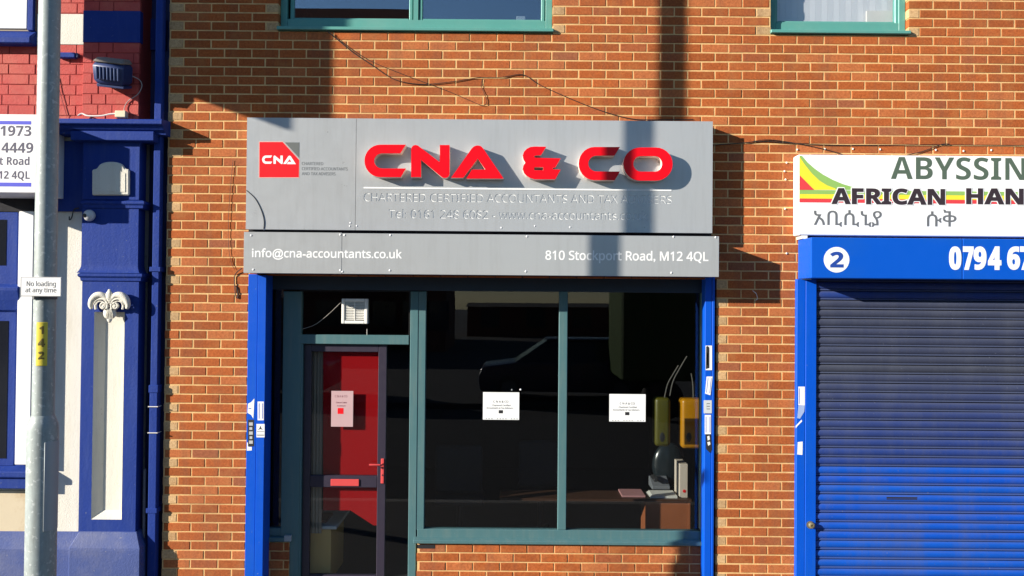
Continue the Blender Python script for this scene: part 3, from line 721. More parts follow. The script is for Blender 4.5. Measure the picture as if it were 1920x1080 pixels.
for pts, lab in ((((1246, 745), (1252, 720), (1263, 700), (1272, 685)), 'pale streak, modelled reflection, rising above the olive shape in the window'), (((1256, 742), (1262, 715), (1275, 690), (1288, 668)), 'longer pale streak, modelled reflection, rising towards the upper right in the window'), (((1300, 746), (1299, 720), (1296, 700)), 'short pale streak, modelled reflection, above the orange-yellow shape')):
    cable([(a_, b_, .52) for a_, b_ in pts], .005, REFL_STREAK, lab, name='reflection_streak', Y=.52, cat='reflection_streak')
# swivel chairs, barely visible
def chair(px, Y, label):
    x, _ = W(px, 900, Y); t = thing('office_chair', label, 'chair', (x, Y, .012), 'office chairs'); g = paint('chair_fabric', (.015, .017, .022), .8, relief=0) if 'cf' not in CACHE else CACHE['cf']; CACHE['cf'] = g
    MB().box(x - .23, x + .23, Y - .05, Y + .03, .56, 1.02).build('backrest', g, t, bevel=.04, smooth=True, seg=3); MB().box(x - .24, x + .24, Y, Y + .46, .42, .5).build('seat', g, t, bevel=.03, smooth=True, seg=3)
    MB().lathe(x, Y + .23, [(.03, .06), (.03, .415)], 10).build('column', BLACKINK, t)
    b = MB()
    for k in range(5): b.tube([(x, Y + .23, .08), (x + .28 * math.cos(k * 1.257), Y + .23 + .28 * math.sin(k * 1.257), .04)], .018, 6)
    b.build('base', BLACKINK, t)
chair(860, 1.2, 'dark office chair behind the left half of the big window'); chair(1015, 1.5, 'dark office chair behind the window mullion')
a, b, c, d = RC(782, 1021.5, 815, 1029, YF - .03)
tag(MB().box(a, b, YF - .02, YS - .001, c, d - .003).build('shelf_bracket', DARKGAP, bevel=.002), 'small dark bracket under the left end of the window sill', 'bracket')
# paper notices
def notice(px0, py0, px1, py1, Y, label, lines, logo, mat=None, ink=None):
    a, b, c, d = RC(px0, py0, px1, py1, Y)
    t = thing('paper_notice', label, 'notice', ((a + b) / 2, Y, c))
    MB().box(a, b, Y, Y + .0025, c, d).build('sheet', mat or WHITEV, t)
    for s_, l0, l1, yb, yc in lines: shape('lettering', text_px(s_, l0, l1, yb, yc, Y), Y - .0008, .0006, ink or BLACKINK, t)
    if mat is None:
        shape('punched_edge', [[(a + (b - a) * k / 13, c + .006), (a + (b - a) * (k + .5) / 13, c + .006), (a + (b - a) * (k + .5) / 13, c + .011), (a + (b - a) * k / 13, c + .011)] for k in range(1, 13) if k not in (4, 9)], Y - .0008, .0006, GREYINK, t)
    q = RC(*logo, Y); MB().box(q[0], q[1], Y - .0008, Y - .0002, q[2], q[3]).build('logo', (ink or BLACKINK) if mat is None else LOGORED, t)
for dx, dy, lab in ((0, 0, 'white paper notice taped on the left pane of the big window'), (237, 3.5, 'white paper notice taped on the right pane of the big window')):
    notice(905.5 + dx, 735.5 + dy, 973.5 + dx, 787 + dy, YF + .026, lab,
           [('C N A & CO', 925 + dx, 953 + dx, 755 + dy, 751 + dy), ('Chartered Certified', 923 + dx, 957 + dx, 761.5 + dy, 758.5 + dy), ('Accountants & Tax Advisers', 912 + dx, 962 + dx, 766.5 + dy, 763.5 + dy)],
           (935 + dx, 769 + dy, 943 + dx, 775 + dy))
notice(621, 733, 662, 800, YF + DY + .014, 'white poster with red bounce light painted in, on the upper glass of the shop door',
       [('C N A & CO', 628, 651, 745, 741), ('Chartered Certified', 630, 650, 756, 753.5), ('Accountants', 632, 648, 762, 759.5)], (633, 765, 644, 776),
       paint('poster_red_bounce', (.50, .33, .34), .7, relief=0), paint('poster_ink', (.28, .10, .12), .6, relief=0))  # pink of the sheet holds red bounce light
for px, py, lab in ((960, 731, 'small dark suction hook left of its bright twin above the left notice'), (976, 730.5, 'small bright suction hook above the left notice')):
    c = W(px, py, YF + .03); m = MB(); m.ball((c[0], YF + .03, c[1]), .008, 10, (1, .5, 1)); tag(m.build('suction_hook', SCREW if 'bright' in lab[:14] else GREYINK, smooth=True), lab, 'hook')
# stickers on the guides
def sticker(pts, Y, mat, label, parts=()):
    t = thing('sticker', label, 'sticker', (W(*pts[0], Y)[0], Y, W(*pts[0], Y)[1]))
    shape('sheet', [[W(p[0], p[1], Y) for p in pts]], Y, .0012, mat, t)
    for pp, mt in parts: shape('print', [[W(p[0], p[1], Y) for p in q] for q in pp], Y - .0008, .0007, mt, t)
def rect(a, b, c, d): return [(a, b), (c, b), (c, d), (a, d)]
YG = -0.0614; YG2 = -0.0654; YG3 = -0.0204
BLUEINK = paint('blue_ink', (.16, .20, .50), .5, relief=0)
sticker([(465, 757), (471, 754), (477, 747), (475, 785), (471, 778), (464, 774)], YG, WHITEV, 'torn white paper sticker at the top of the left blue guide', [([rect(466, 765, 471, 767)], BLUEINK)])
sticker(rect(483, 753, 494.5, 788), YG2, WHITEV, 'upright white sticker with blue border on the left blue guide', [([rect(485, 756, 486.5, 785), rect(491.5, 756, 493, 785)], BLUEINK)])
sticker(rect(480.8, 795, 496, 820), YG2, WHITEV, 'white sticker with a small black symbol on the left blue guide', [([[(488, 798), (490, 803), (493, 806), (488, 804.5), (483.5, 806), (486.5, 803)], rect(482, 809, 495, 810), rect(482, 815, 495, 816.5)], BLACKINK)])
sticker(rect(465, 787, 476, 837), YG, BLACKINK, 'black printed sticker with white markings on the left blue guide', [([rect(467, 792, 474, 798), rect(467.5, 801, 473, 806), rect(467, 809, 474, 815), rect(468, 818, 473, 823), rect(467, 826, 474, 832)], paint('grey_print', (.45, .46, .46), .6, relief=0))])
sticker([(463, 829), (466, 831), (466, 838), (472, 838), (472, 844.5), (463, 845)], YG, WHITEV, 'white torn corner under the black sticker on the left guide')
sticker(rect(1323, 648, 1335, 694), YG3, WHITEV, 'black and white sticker highest on the right blue guide', [([[(1324, 650), (1327, 648.5), (1330, 652), (1330, 690), (1323.5, 692)]], BLACKINK), ([rect(1325.5, 662, 1327.5, 684)], PLASTIC)])
sticker([(1325, 706), (1336, 706), (1332, 741), (1322, 738)], YG3, WHITEV, 'slanted white sticker with lilac border on the right blue guide', [([[(1327, 709), (1328, 709), (1325, 736), (1324, 736)], [(1333, 709), (1334, 709), (1331, 737), (1330, 737)]], BLUEINK)])
sticker(rect(1319.5, 750.5, 1334.5, 775), YG3, paint('faded_sticker', (.55, .58, .60), .6, relief=0), 'faded grey-white sticker in the middle of the right blue guide', [([rect(1325, 756, 1331, 757.5), rect(1325, 761, 1331, 762.5), rect(1325, 766, 1331, 767.5)], GREYINK)])
sticker(rect(1321.5, 778, 1333, 814), YG3, WHITEV, 'white sticker with lilac border low on the right blue guide', [([rect(1323, 781, 1324.3, 811), rect(1330.3, 781, 1331.6, 811)], BLUEINK)])
sticker([(1323, 814), (1333, 815), (1335, 843), (1331, 849), (1324, 842)], YG3, BLACKINK, 'torn black sticker lowest on the right blue guide', [([[(1326, 818), (1330, 817), (1331, 824), (1327, 826)], [(1326, 829), (1331, 828), (1332, 833), (1328, 836)]], PLASTIC)])

# ------------------------------------------------------------------ neighbouring shop with the closed shutter
YB = -0.13
x0, x1, z0, z1 = RC(1497, 292, 2110, 443.5, YB)
ab = thing('shop_sign', 'white banner sign with green, yellow and red stripes over the closed shutter', 'sign', (x0, 0, z0))
MB().box(x0, x1, YB, -0.0015, z0, z1).build('tray', paint('sign_white', (.88, .89, .88), .45, var=.015, relief=0), ab, bevel=.012, seg=3)
GRN = paint('stripe_green', (.27, .48, .12), .5, var=.03, relief=0); YLW = paint('stripe_yellow', (.88, .72, .04), .5, var=.03, relief=0)
RDS = paint('stripe_red', (.70, .05, .06), .5, var=.03, relief=0); SAGE = paint('sage_ink', (.085, .125, .09), .5, var=.03, relief=0); DKBROWN = paint('brown_black_ink', (.035, .022, .028), .5, relief=0)
def AZ(pts): return [W(1480 + x / 6.355, 280 + y / 6.355, YB) for x, y in pts]
xr = x1 - .05
def stripe(zy0, zy1, mat, k):
    a = AZ([(118, zy1), (118, zy0)]); MB().box(a[0][0], xr, YB - .0006 - k * 1e-5, YB - .0001, a[0][1], a[1][1]).build('stripe', mat, ab)
stripe(484, 532, GRN, 1); stripe(532.5, 585, YLW, 2); stripe(585.5, 632, RDS, 3)
shape('swoosh', [AZ([(118, 75), (150, 78), (215, 155), (300, 230), (400, 300), (520, 365), (640, 415), (800, 462), (860, 483), (118, 483)])], YB - .0008, .0006, GRN, ab)
shape('swoosh', [AZ([(118, 85), (190, 190), (270, 290), (360, 375), (450, 430), (545, 466), (560, 483), (118, 483)])], YB - .0014, .0006, YLW, ab)
shape('swoosh', [AZ([(118, 305), (295, 483), (118, 483)])], YB - .0020, .0006, RDS, ab)
BOLD = True; shape('lettering', text_px('ABYSSINIA', 1670, 1993, 337, 295.5, YB), YB - .0012, .0012, SAGE, ab, offset=-.001); BOLD = False
BOLD = True
for s_, a, b in (('AFRICAN', 1560, 1770.5), ('HAND', 1812, 1957)):
    P = text_px(s_, a, b, 382.5, 354.5, YB)
    shape('lettering_outline', P, YB - .0026, .0012, WHITEV, ab, offset=.0115); shape('lettering', P, YB - .0040, .0012, DKBROWN, ab, offset=.0042)
BOLD = False
def fit_px(body, px0, py0, px1, py1, Y):
    ps = glyphs(body); xs = [x for p in ps for x, y in p]; ys = [y for p in ps for x, y in p]; a, b, c, d = RC(px0, py0, px1, py1, Y)
    return [[(a + (x - min(xs)) / (max(xs) - min(xs)) * (b - a), c + (y - min(ys)) / (max(ys) - min(ys)) * (d - c)) for x, y in p] for p in ps]
shape('lettering', fit_px('\u12a0\u1262\u1232\u1292\u12eb', 1526, 394, 1653, 425, YB), YB - .0012, .0012, GREYINK, ab, offset=.001)
shape('lettering', fit_px('\u1231\u1245', 1738, 393, 1793, 424.5, YB), YB - .0012, .0012, GREYINK, ab, offset=.001)
screws(ab, [(1506, 436), (1776, 439)], YB, .004)
# blue box with numbers
YX = -0.30
x0, x1, z0, z1 = RC(1521, 447.5, 2150, 524, YX)
sb = thing('roller_shutter', 'closed blue roller shutter with number 2 on its box', 'shutter', (x0, 0, 0))
SHB = paint('shutter_blue', (.0012, .085, .52), .45, var=.05, scale=3, dirt=(.012, .10, .42), dirt_amt=.4, relief=.03, spec=.25)
xs = W(1805, 486, YX)[0]
MB().box(x0, xs - .0015, YX, -.0016, z0, z1).build('box_cover', SHB, sb, bevel=.006, seg=2); MB().box(xs + .0015, x1, YX, -.0016, z0, z1).build('box_cover', SHB, sb, bevel=.006, seg=2)
c = W(1568.5, 487, YX); r = 24 / FPX * (DIST + YX)
dsc = MB().disc(c, r, YX - .001, YX - .0001, 48).build('number_disc', WHITEV, sb)
BOLD = True
shape('lettering', fit_px('2', 1557, 472.5, 1581, 501, YX), YX - .0022, .0011, paint('number_blue', (.015, .06, .33), .5, relief=0), sb, offset=.0025)
for ch, a, b in (('0', 1781, 1801), ('7', 1807, 1824), ('9', 1827, 1848), ('4', 1854, 1876), ('6', 1890, 1911), ('7', 1914, 1934)):
    ps = fit_px(ch, a, 463.5, b, 504.5, YX); shape('lettering', ps, YX - .0014, .0013, WHITEV, sb, offset=.0065)
BOLD = False
MB().box(W(1503, 443, -.12)[0], W(1514, 443, -.12)[0], -.12, -.0015, z1 + .0015, z1 + .03).build('bracket', PLASTIC, sb)
YGD = -0.046
a, b, cc, d = RC(1493.5, 523, 1530, 1118, YGD); s = W(1509.5, 800, YGD)[0]
MB().box(a, s - .0012, YGD, .10, .004, z0 - .0015).build('guide_angle', GUIDEBLUE, sb, bevel=.003)
MB().box(s + .0012, b, YGD - .004, .10, .004, z0 - .0015).build('guide_channel', GUIDEBLUE, sb, bevel=.003)
YSL = -0.036; PS = 17.28 / FPX * (DIST + YSL)
sx0 = W(1529.5, 800, YSL)[0]; sx1 = x1 - .02
prof = []
for i in range(9):
    t = i / 8; prof.append((YSL + .010 - .010 * math.sin(math.pi * t) ** .7, PS * (.27 + .71 * t)))
bead = [(YSL + .010, PS * .06), (YSL + .006, PS * .10), (YSL + .006, PS * .19), (YSL + .010, PS * .235)]
sl_ = MB(); sl_.profx([(YSL + .028, 0.0005), (YSL + .026, PS * .045)] + bead + [(YSL + .024, PS * .25)] + prof + [(YSL + .024, PS - .0005)], 0, sx1 - sx0)
sme = sl_.mesh('slat', smooth=True)
ms, n, l, bs = new_mat('slat_paint'); oi = n.new('ShaderNodeObjectInfo'); v = wpos(n, l); vs = wpos(n, l, (.6, 8, 8))
tc = n.new('ShaderNodeTexCoord'); sp = n.new('ShaderNodeSeparateXYZ'); l.new(tc.outputs['Object'], sp.inputs[0])
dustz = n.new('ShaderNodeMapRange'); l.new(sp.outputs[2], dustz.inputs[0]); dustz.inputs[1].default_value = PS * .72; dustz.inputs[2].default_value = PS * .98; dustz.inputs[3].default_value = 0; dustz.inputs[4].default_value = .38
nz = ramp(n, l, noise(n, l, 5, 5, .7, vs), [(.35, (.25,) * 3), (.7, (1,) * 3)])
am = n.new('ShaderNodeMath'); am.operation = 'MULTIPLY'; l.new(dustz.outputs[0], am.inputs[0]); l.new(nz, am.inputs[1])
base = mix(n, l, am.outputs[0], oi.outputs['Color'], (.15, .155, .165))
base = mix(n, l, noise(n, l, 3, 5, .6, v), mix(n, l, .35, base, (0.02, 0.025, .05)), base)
bead_f = n.new('ShaderNodeMath'); bead_f.operation = 'LESS_THAN'; l.new(sp.outputs[2], bead_f.inputs[0]); bead_f.inputs[1].default_value = PS * .25
bm_ = n.new('ShaderNodeMath'); bm_.operation = 'MULTIPLY'; l.new(bead_f.outputs[0], bm_.inputs[0]); bm_.inputs[1].default_value = .6
base = mix(n, l, bm_.outputs[0], base, (.075, .095, .17))
base = mix(n, l, ramp(n, l, noise(n, l, 1.6, 6, .7, wpos(n, l, (2.5, 2.5, .6))), [(.45, (0, 0, 0)), (.8, (.45,) * 3)]), base, (.10, .11, .14))
base = mix(n, l, ramp(n, l, noise(n, l, 60, 2, .5, v), [(.72, (0, 0, 0)), (.77, (.6,) * 3)]), base, (.20, .22, .28))
l.new(base, bs.inputs['Base Color']); bs.inputs['Roughness'].default_value = .45; bs.inputs['Specular IOR Level'].default_value = .3
sme.materials.append(ms)
ztop = z0 + .03; zsplit = W(1720, 876.5, YSL)[1]
k0 = int((ztop - zsplit) / PS) + 1
nsl = int((ztop) / PS) + 1
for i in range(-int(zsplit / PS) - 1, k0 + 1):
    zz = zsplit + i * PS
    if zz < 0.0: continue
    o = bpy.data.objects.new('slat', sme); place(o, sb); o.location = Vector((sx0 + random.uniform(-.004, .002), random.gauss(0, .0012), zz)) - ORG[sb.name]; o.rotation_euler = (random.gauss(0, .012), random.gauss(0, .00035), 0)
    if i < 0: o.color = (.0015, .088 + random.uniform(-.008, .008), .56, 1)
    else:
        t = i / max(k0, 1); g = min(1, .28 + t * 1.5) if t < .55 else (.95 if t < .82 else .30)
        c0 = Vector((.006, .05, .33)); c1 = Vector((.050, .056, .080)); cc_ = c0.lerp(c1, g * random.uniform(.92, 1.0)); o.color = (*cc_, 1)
    if i == -4:
        q = RC(1662, 932, 1720, 937, YSL); MB().box(q[0], q[1], YSL - .0012, YSL + .004, q[2], q[3]).build('letter_slot', DARKGAP, sb, bevel=.0015)
    if i in (-6,): pass
MB().box(sx0 - .02, x1, YSL + .03, YSL + .05, .0, z0 + .1).build('curtain_back', DARKGAP, sb)
lc = W(1519, 984, YGD - .004)
lk = MB(); lk.disc(lc, .031, YGD - .008, YGD - .0045, 20); lko = lk.build('lock_stain', paint('lock_rust', (.10, .09, .07), .8, relief=.2), sb)
tb = MB(); n_ = 16
tb.v = []; rr = [(.024, -.0085), (.024, -.03), (.018, -.034), (.009, -.034), (.009, -.02)]
b0 = 0
for rad, yy in rr: tb.v += [(lc[0] + .006 + rad * math.cos(2 * math.pi * i / n_), YGD + yy, lc[1] + rad * math.sin(2 * math.pi * i / n_)) for i in range(n_)]
for k in range(len(rr) - 1): tb.f += [(k * n_ + i, k * n_ + (i + 1) % n_, (k + 1) * n_ + (i + 1) % n_, (k + 1) * n_ + i) for i in range(n_)]
tb.f.append(tuple((len(rr) - 1) * n_ + i for i in range(n_)))
tb.build('lock', paint('lock_brass', (.34, .29, .17), .45, metal=.6, var=.2, relief=0), sb, smooth=True)
YS2 = YGD - .0012
sticker(rect(1497, 725, 1509, 760), YS2, WHITEV, 'clean white sticker highest on the guide of the closed shutter', [([rect(1498, 728, 1499.2, 757)], BLUEINK)])
sticker([(1497, 761), (1509, 760), (1508, 772), (1503, 780), (1500, 785), (1495, 784)], YS2, paint('torn_sticker', (.32, .42, .66), .6, relief=0), 'half-torn bluish sticker on the guide of the closed shutter')
sticker([(1491.5, 799), (1503, 787), (1504, 790), (1495, 799), (1492.5, 803)], YS2, WHITEV, 'white tick-shaped scrap of paper on the closed shutter guide')
sticker([(1496, 829), (1505, 828), (1504.5, 853), (1495, 852)], YS2, WHITEV, 'small white torn sticker lowest on the closed shutter guide')
# wall plugs and cables along the brickwork
for k, (px, py) in enumerate(((1495, 280.5), (1547, 279.5), (1599.5, 279), (1650.5, 280), (1755, 281), (1807, 283), (1859, 281.5), (1475, 305), (1471, 321), (1473, 336.5), (1472, 391.5), (1475, 475))):
    c = W(px, py, -.006); m = MB(); m.ball((c[0], -.004, c[1]), .0075, 8, (1, 1, 1.2)); tag(m.build('wall_plug', PLASTIC, smooth=True), 'small pale wall plug in the row of bricks above the white banner sign' if k < 7 else 'small pale wall plug in the brick pier left of the white banner sign', 'wall plug', 'wall plugs above the banner sign' if k < 7 else 'wall plugs beside the banner sign')
cable([(614, 58, -.035), (630, 72), (660, 97), (700, 124), (740, 149), (790, 158), (850, 153), (895, 146), (940, 145), (980, 140), (1010, 158), (1060, 181), (1120, 205), (1180, 222), (1230, 224.5), (1300, 224)], .0030, CABLEBLACK, 'long black cable sagging over the bricks above the grey sign')
cable([(614, 57, -.035), (640, 78), (690, 112), (760, 141), (830, 167), (880, 188), (905, 198), (913, 190), (908, 175), (902, 160), (905, 148)], .0022, CABLEBLACK, 'thin dark cable ending in a loop above the letter A')
cable([(1337, 272), (1380, 269), (1430, 265), (1480, 268), (1560, 272), (1700, 272), (1830, 272), (1990, 275)], .0034, CABLEBLACK, 'black cable running level over the white banner sign')
cable([(1400, 268), (1440, 262), (1500, 270), (1550, 281), (1580, 289.5)], .003, CABLEBLACK, 'thin black cable dropping to the left end of the white banner sign')
cable([(1700, 291), (1730, 284), (1765, 271), (1780, 270)], .0035, CABLEBLACK, 'short black cable rising from the middle of the white banner sign')
cable([(437, 300), (430, 380), (428, 450), (433, 490), (440, 505)], .0018, CABLEBLACK, 'hair-thin wire hanging down the brick pier left of the signs')
cable([(455, 503, -.03), (441, 515), (440, 535), (442, 555), (446, 558), (444, 540), (441, 536)], .004, CABLEBLACK, 'black wire hook hanging by the left end of the strip sign')
cable([(462, 357, -.15), (478, 372, -.151), (490, 395, -.151), (495, 415, -.151), (494, 431, -.15)], .0028, CABLEBLACK, 'black wire curving over the lower left corner of the grey sign', Y=-.151)
cable([(1411, 545), (1418, 551), (1420, 560), (1417, 563)], .0025, CABLEWHITE, 'tiny pale wire hook on the shaded bricks beside the strip sign')

# ------------------------------------------------------------------ painted building on the left
YW = 0.05
XE = W(303, 540)[0]                           # right end of the painted building
XW = -6.6
pb = thing('painted_building', 'blue, cream and red painted old shop building left of the drainpipe', 'building', (XW, YW, 0))
def lp(name, px0, py0, px1, py1, yf, yb, mat, bev=.004, par=None):
    a, b, c, d = RC(px0, py0, px1, py1, yf)
    return MB().box(a, b, yf, yb, c, d).build(name, mat, par or pb, bevel=bev)
xp0, xp1 = W(152, 540, YW)[0], W(262, 540, YW)[0]
zcor = W(200, 232, -.1)[1]
MB().box(XW, XL - .004, .20, .40, 0, 8.0).build('recess_wall', paint('recess_blue', (.018, .03, .13), .7), pb)
MB().box(XW, xp1, YW, .198, 0, zcor).build('wall', CREAM, pb)
MB().box(XW, xp1, YW - .016, .198, zcor + .001, 8.0).build('upper_wall', REDJOINT, pb)
# painted bricks in Flemish bond, window and band left free
PU = -0.02                                    # face of the pilaster bricks
zb0 = W(130, 84, YW)[1]; hc = 19.35 / FPX * (DIST + .03)
bandz0, bandz1 = W(130, 85, YW)[1], W(130, 28, YW)[1]
wx1 = W(70, 40, YW)[0]; wx0 = W(-60, 40, YW)[0]; wz0 = W(35, 84, YW)[1]
xpl, xpr = W(155, 100, PU)[0], W(262, 100, PU)[0]
MB().box(xpl + .003, xpr - .003, PU + .004, YW - .017, zcor + .001, 8.0).build('pilaster_core', REDJOINT, pb)
RB = {}
for r_ in range(-12, 14):
    za, zb = zb0 + r_ * hc, zb0 + (r_ + 1) * hc
    if zb < zcor or za > 5.2: continue
    for (xa, xb, yf) in ((W(-420, 100, YW)[0], xpl - .001, YW - .02), (xpl, xpr, PU)):
        x = xa - (.09 if r_ % 2 else .26); k = r_ % 2
        while x < xb:
            w = .222 if k % 2 else .118
            s, e = max(x, xa), min(x + w, xb); x += w; k += 1
            if e - s < .02: continue
            mid = (s + e) / 2; zm = (za + zb) / 2
            if yf > 0 and zm > wz0 - .02 and s < wx1 and e > wx0:
                if s < wx0: e = min(e, wx0 - .002)
                else: s = max(s, wx1 + .002)
            if e - s < .02 or (bandz0 < zm < bandz1): continue
            key = (round(w_ := (e - s) * 250), random.randrange(4))
            if key not in RB:
                RB[key] = brick_mesh(round(w_) / 250 - .005, hc - .005, .03, random.randrange(9999)); RB[key].materials.append(REDPAINT)
            o = bpy.data.objects.new('brick', RB[key]); place(o, pb); o.location = Vector(((s + e) / 2, yf + random.gauss(0, .0012), zm)) - ORG[pb.name]
MB().box(W(72, 56, YW)[0], xpl - .001, YW - .024, YW - .0165, bandz0, bandz1).build('white_band', CREAM, pb, bevel=.002)
MB().box(xpl - .0005, xpr + .001, PU - .0012, YW - .0165, bandz0 + .006, bandz1 + .015).build('blue_band', ROYAL, pb, bevel=.003)
MB().box(xpr + .0015, XE - .07, .17, .199, bandz0 + .006, bandz1 + .015).build('blue_band', ROYAL, pb)
# upper window, partly in view
wn = lp('window', -60, -120, 69, 82, YW - .018, .1, paint('window_stone', (.30, .25, .19), .8), .003)
lp('window_board', -58, -118, 51, 53, YW - .03, YW - .0182, paint('white_board', (.86, .85, .78), .5, relief=.1), .002, wn)
lp('frame', 52, -118, 63.5, 57, YW - .05, YW - .0182, ROYAL, .006, wn)
a, b, c, d = RC(-58, 54, 58, 81, -.06)
MB().profx([(-.07, c), (-.07, c + .055), (YW - .02, d + .01), (YW - .0175, d + .01), (YW - .0175, c)], a, b).build('sill', ROYAL, wn, bevel=.008)
# cornice over the shopfront
YCN = -0.17
a, b, c, d = RC(-420, 220, 303, 246, YCN)
def cornice(x0, x1, zt, zb_, yf, yb):
    h = zt - zb_
    return MB().profx([(yb, zb_), (yf + .085, zb_), (yf + .08, zb_ + .18 * h), (yf + .05, zb_ + .3 * h), (yf + .035, zb_ + .45 * h), (yf + .035, zb_ + .56 * h), (yf + .005, zb_ + .62 * h), (yf, zb_ + .66 * h), (yf, zt - .012), (yf + .012, zt), (yb, zt + .02)], x0, x1)
cornice(a, b, d, c, YCN, YW - .001).build('cornice', ROYAL, pb, bevel=.002)
lp('frieze_block', 132, 245.5, 288, 263, -.135, .04, ROYAL)
lp('fascia', -420, 262, 157, 394, YW - .03, YW - .0005, ROYAL)
lp('pilaster_head', 155, 263, 262, 375, -.075, .045, ROYAL)
# plaque with arched top on the head block
pq = [W(172, 366, -.1), W(242, 366, -.1), W(242, 318, -.1), W(234, 316, -.1)] + [W(207.5 + 24 * math.cos(math.radians(t)), 313 - 10 * math.sin(math.radians(t)), -.1) for t in range(10, 175, 18)] + [W(181, 316, -.1), W(172, 318, -.1)]
pl_ = shape('plaque', [pq], -.10, .026, CREAM, pb, bevel=.009)
shape('plaque_inset', [[W(179, 360, -.102), W(235, 360, -.102), W(235, 325, -.102), W(228, 322, -.102)] + [W(207 + 18 * math.cos(math.radians(t)), 318 - 8 * math.sin(math.radians(t)), -.102) for t in range(10, 175, 20)] + [W(186, 322, -.102), W(179, 325, -.102)]], -.104, .003, CREAM, pl_, bevel=.001)
def moulding(name, px0, px1, py0, py1, yw, proud, par=pb, mat=ROYAL):
    a, b, c, d = RC(px0, py0, px1, py1, yw - proud); h = d - c
    xi = proud
    MB().stack([(a + xi, b - xi, yw, YW, c), (a + xi * .6, b - xi * .6, yw - proud * .4, YW, c + h * .1), (a + xi * .5, b - xi * .5, yw - proud * .5, YW, c + h * .4), (a + .1 * xi, b - .1 * xi, yw - proud * .9, YW, c + h * .55), (a, b, yw - proud, YW, c + h * .62), (a, b, yw - proud, YW, c + h * .85), (a + xi * .8, b - xi * .8, yw - proud * .2, YW, d)]).build(name, mat, par, bevel=.001)
moulding('moulding', 150, 270, 375, 391, -.075, .025)
# shaft with flared foot, then moulding, then the panelled lower shaft
YP = -0.075
a, b, c, d = RC(153, 391, 259, 512, YP)
rings = [(a - .026, b + .026, YP - .024, .045, c)]
for t in (.1, .25, .45, .7, 1.0):
    e = .024 * (1 - t) ** 2.2; rings.append((a - e, b + e, YP - e, .045, c + .075 * t))
rings.append((a, b, YP, .045, d)); MB().stack(rings).build('shaft', ROYAL, pb, smooth=True)
moulding('moulding', 145, 266, 511, 528, YP, .028)
a, b, c, d = RC(150.5, 528, 257, 1002, YP)
pa, pb_, pc, pd = RC(174, 585, 231, 974, YP)
m = MB(); m.box(a, pa, YP, .045, c, d); m.box(pb_, b, YP, .045, c, d); m.box(pa, pb_, YP, .045, c, pc); m.box(pa, pb_, YP, .045, pd, d)
m.build('lower_shaft', ROYAL, pb)
# splayed cream panel in the shaft
q = .045; m = MB(); m.v = [(pa, YP - .001, pc), (pb_, YP - .001, pc), (pb_, YP - .001, pd), (pa, YP - .001, pd), (pa + .07, YP + q, pc + .065), (pb_ - .012, YP + q, pc + .065), (pb_ - .012, YP + q, pd), (pa + .07, YP + q, pd)]
m.f = [(4, 5, 6, 7), (0, 1, 5, 4), (1, 2, 6, 5), (3, 0, 4, 7)]
m.build('recessed_panel', CREAM, pb)
# carved ornament
orn = MB()
def O(px, py, y=-.115): x, z = W(px, py, y); return (x, y, z)
for sg_ in (-1, 1):
    C0 = 205
    path = [(C0 + sg_ * p[0], p[1]) for p in ((4, 566), (8, 557), (16, 553), (25, 555), (32, 562), (35, 572), (33, 579))]
    orn.tube(smooth_path([O(x, y) for x, y in path]), [.012 + .016 * math.sin(math.pi * i / 36) for i in range(37)], 10)
    path = [(C0 + sg_ * p[0], p[1]) for p in ((3, 572), (6, 564), (14, 560), (22, 563), (26, 572), (25, 580))]
    orn.tube(smooth_path([O(x, y, -.12) for x, y in path]), .010, 8)
    spi = [O(C0 + sg_ * (11 + (8 - t * .55) * math.cos(t * .75 + 2.4)), 574 + (8 - t * .55) * math.sin(t * .75 + 2.4) * 1.0, -.122) for t in range(14)]
    orn.tube(smooth_path(spi, 3), .0095, 8); orn.ball(O(C0 + sg_ * 11, 575, -.12), .014, 10)
orn.ball(O(205, 556, -.11), .05, 14, (.62, .5, 1.0)); orn.ball(O(205, 546, -.11), .018, 10, (.8, .6, 1))
orn.ball(O(200.5, 587, -.10), .040, 14, (.75, .42, 1.15)); orn.ball(O(211, 587, -.10), .040, 14, (.75, .42, 1.15)); orn.ball(O(205.5, 594, -.10), .040, 14, (.62, .40, 1.25))
for k in range(-2, 3): orn.tube([O(205.5 + k * 1.2, 578, -.118), O(205.5 + k * 3.2, 590, -.121), O(205.5 + k * 2.4, 598, -.112)], .0035, 6)
for sg_ in (-1, 1):
    for q_ in range(3):
        rr_ = 20 - q_ * 5
        orn.tube(smooth_path([O(205 + sg_ * (16 + rr_ * .9 * math.cos(math.radians(t))), 573 - rr_ * .82 * math.sin(math.radians(t)), -.128) for t in range(165, 5, -26)], 3), .0045, 6)
for k in (-1, 0, 1): orn.tube([O(205 + k * 2, 565, -.128), O(205 + k * 5, 552, -.13)], .004, 6)
orn.build('ornament', CREAM, pb, smooth=True)
# plinths
a, b, c, d = RC(128, 1000, 262, 1118, -.13); e = W(150, 1000, YP)[0]; f = W(256, 1000, YP)[0]
zc_ = W(195, 1028, -.13)[1]
MB().stack([(a, b, -.13, .045, 0.0), (a, b, -.13, .045, zc_ - .02), (a - .0, b, -.128, .045, zc_), (e - .005, f + .005, YP - .004, .045, d)]).build('plinth', DUSTYBLUE, pb, bevel=.006)
a, b, c, d = RC(-420, 997, 145, 1118, .0)
MB().stack([(a, b, .0, .049, 0), (a, b, .0, .049, W(60, 1030, 0)[1]), (a, b, .035, .049, d)]).build('plinth', DUSTYBLUE, pb, bevel=.004)
lp('stained_panel', -420, 918, 96, 996, YW - .012, YW - .0005, BROWNSTAIN, .003)
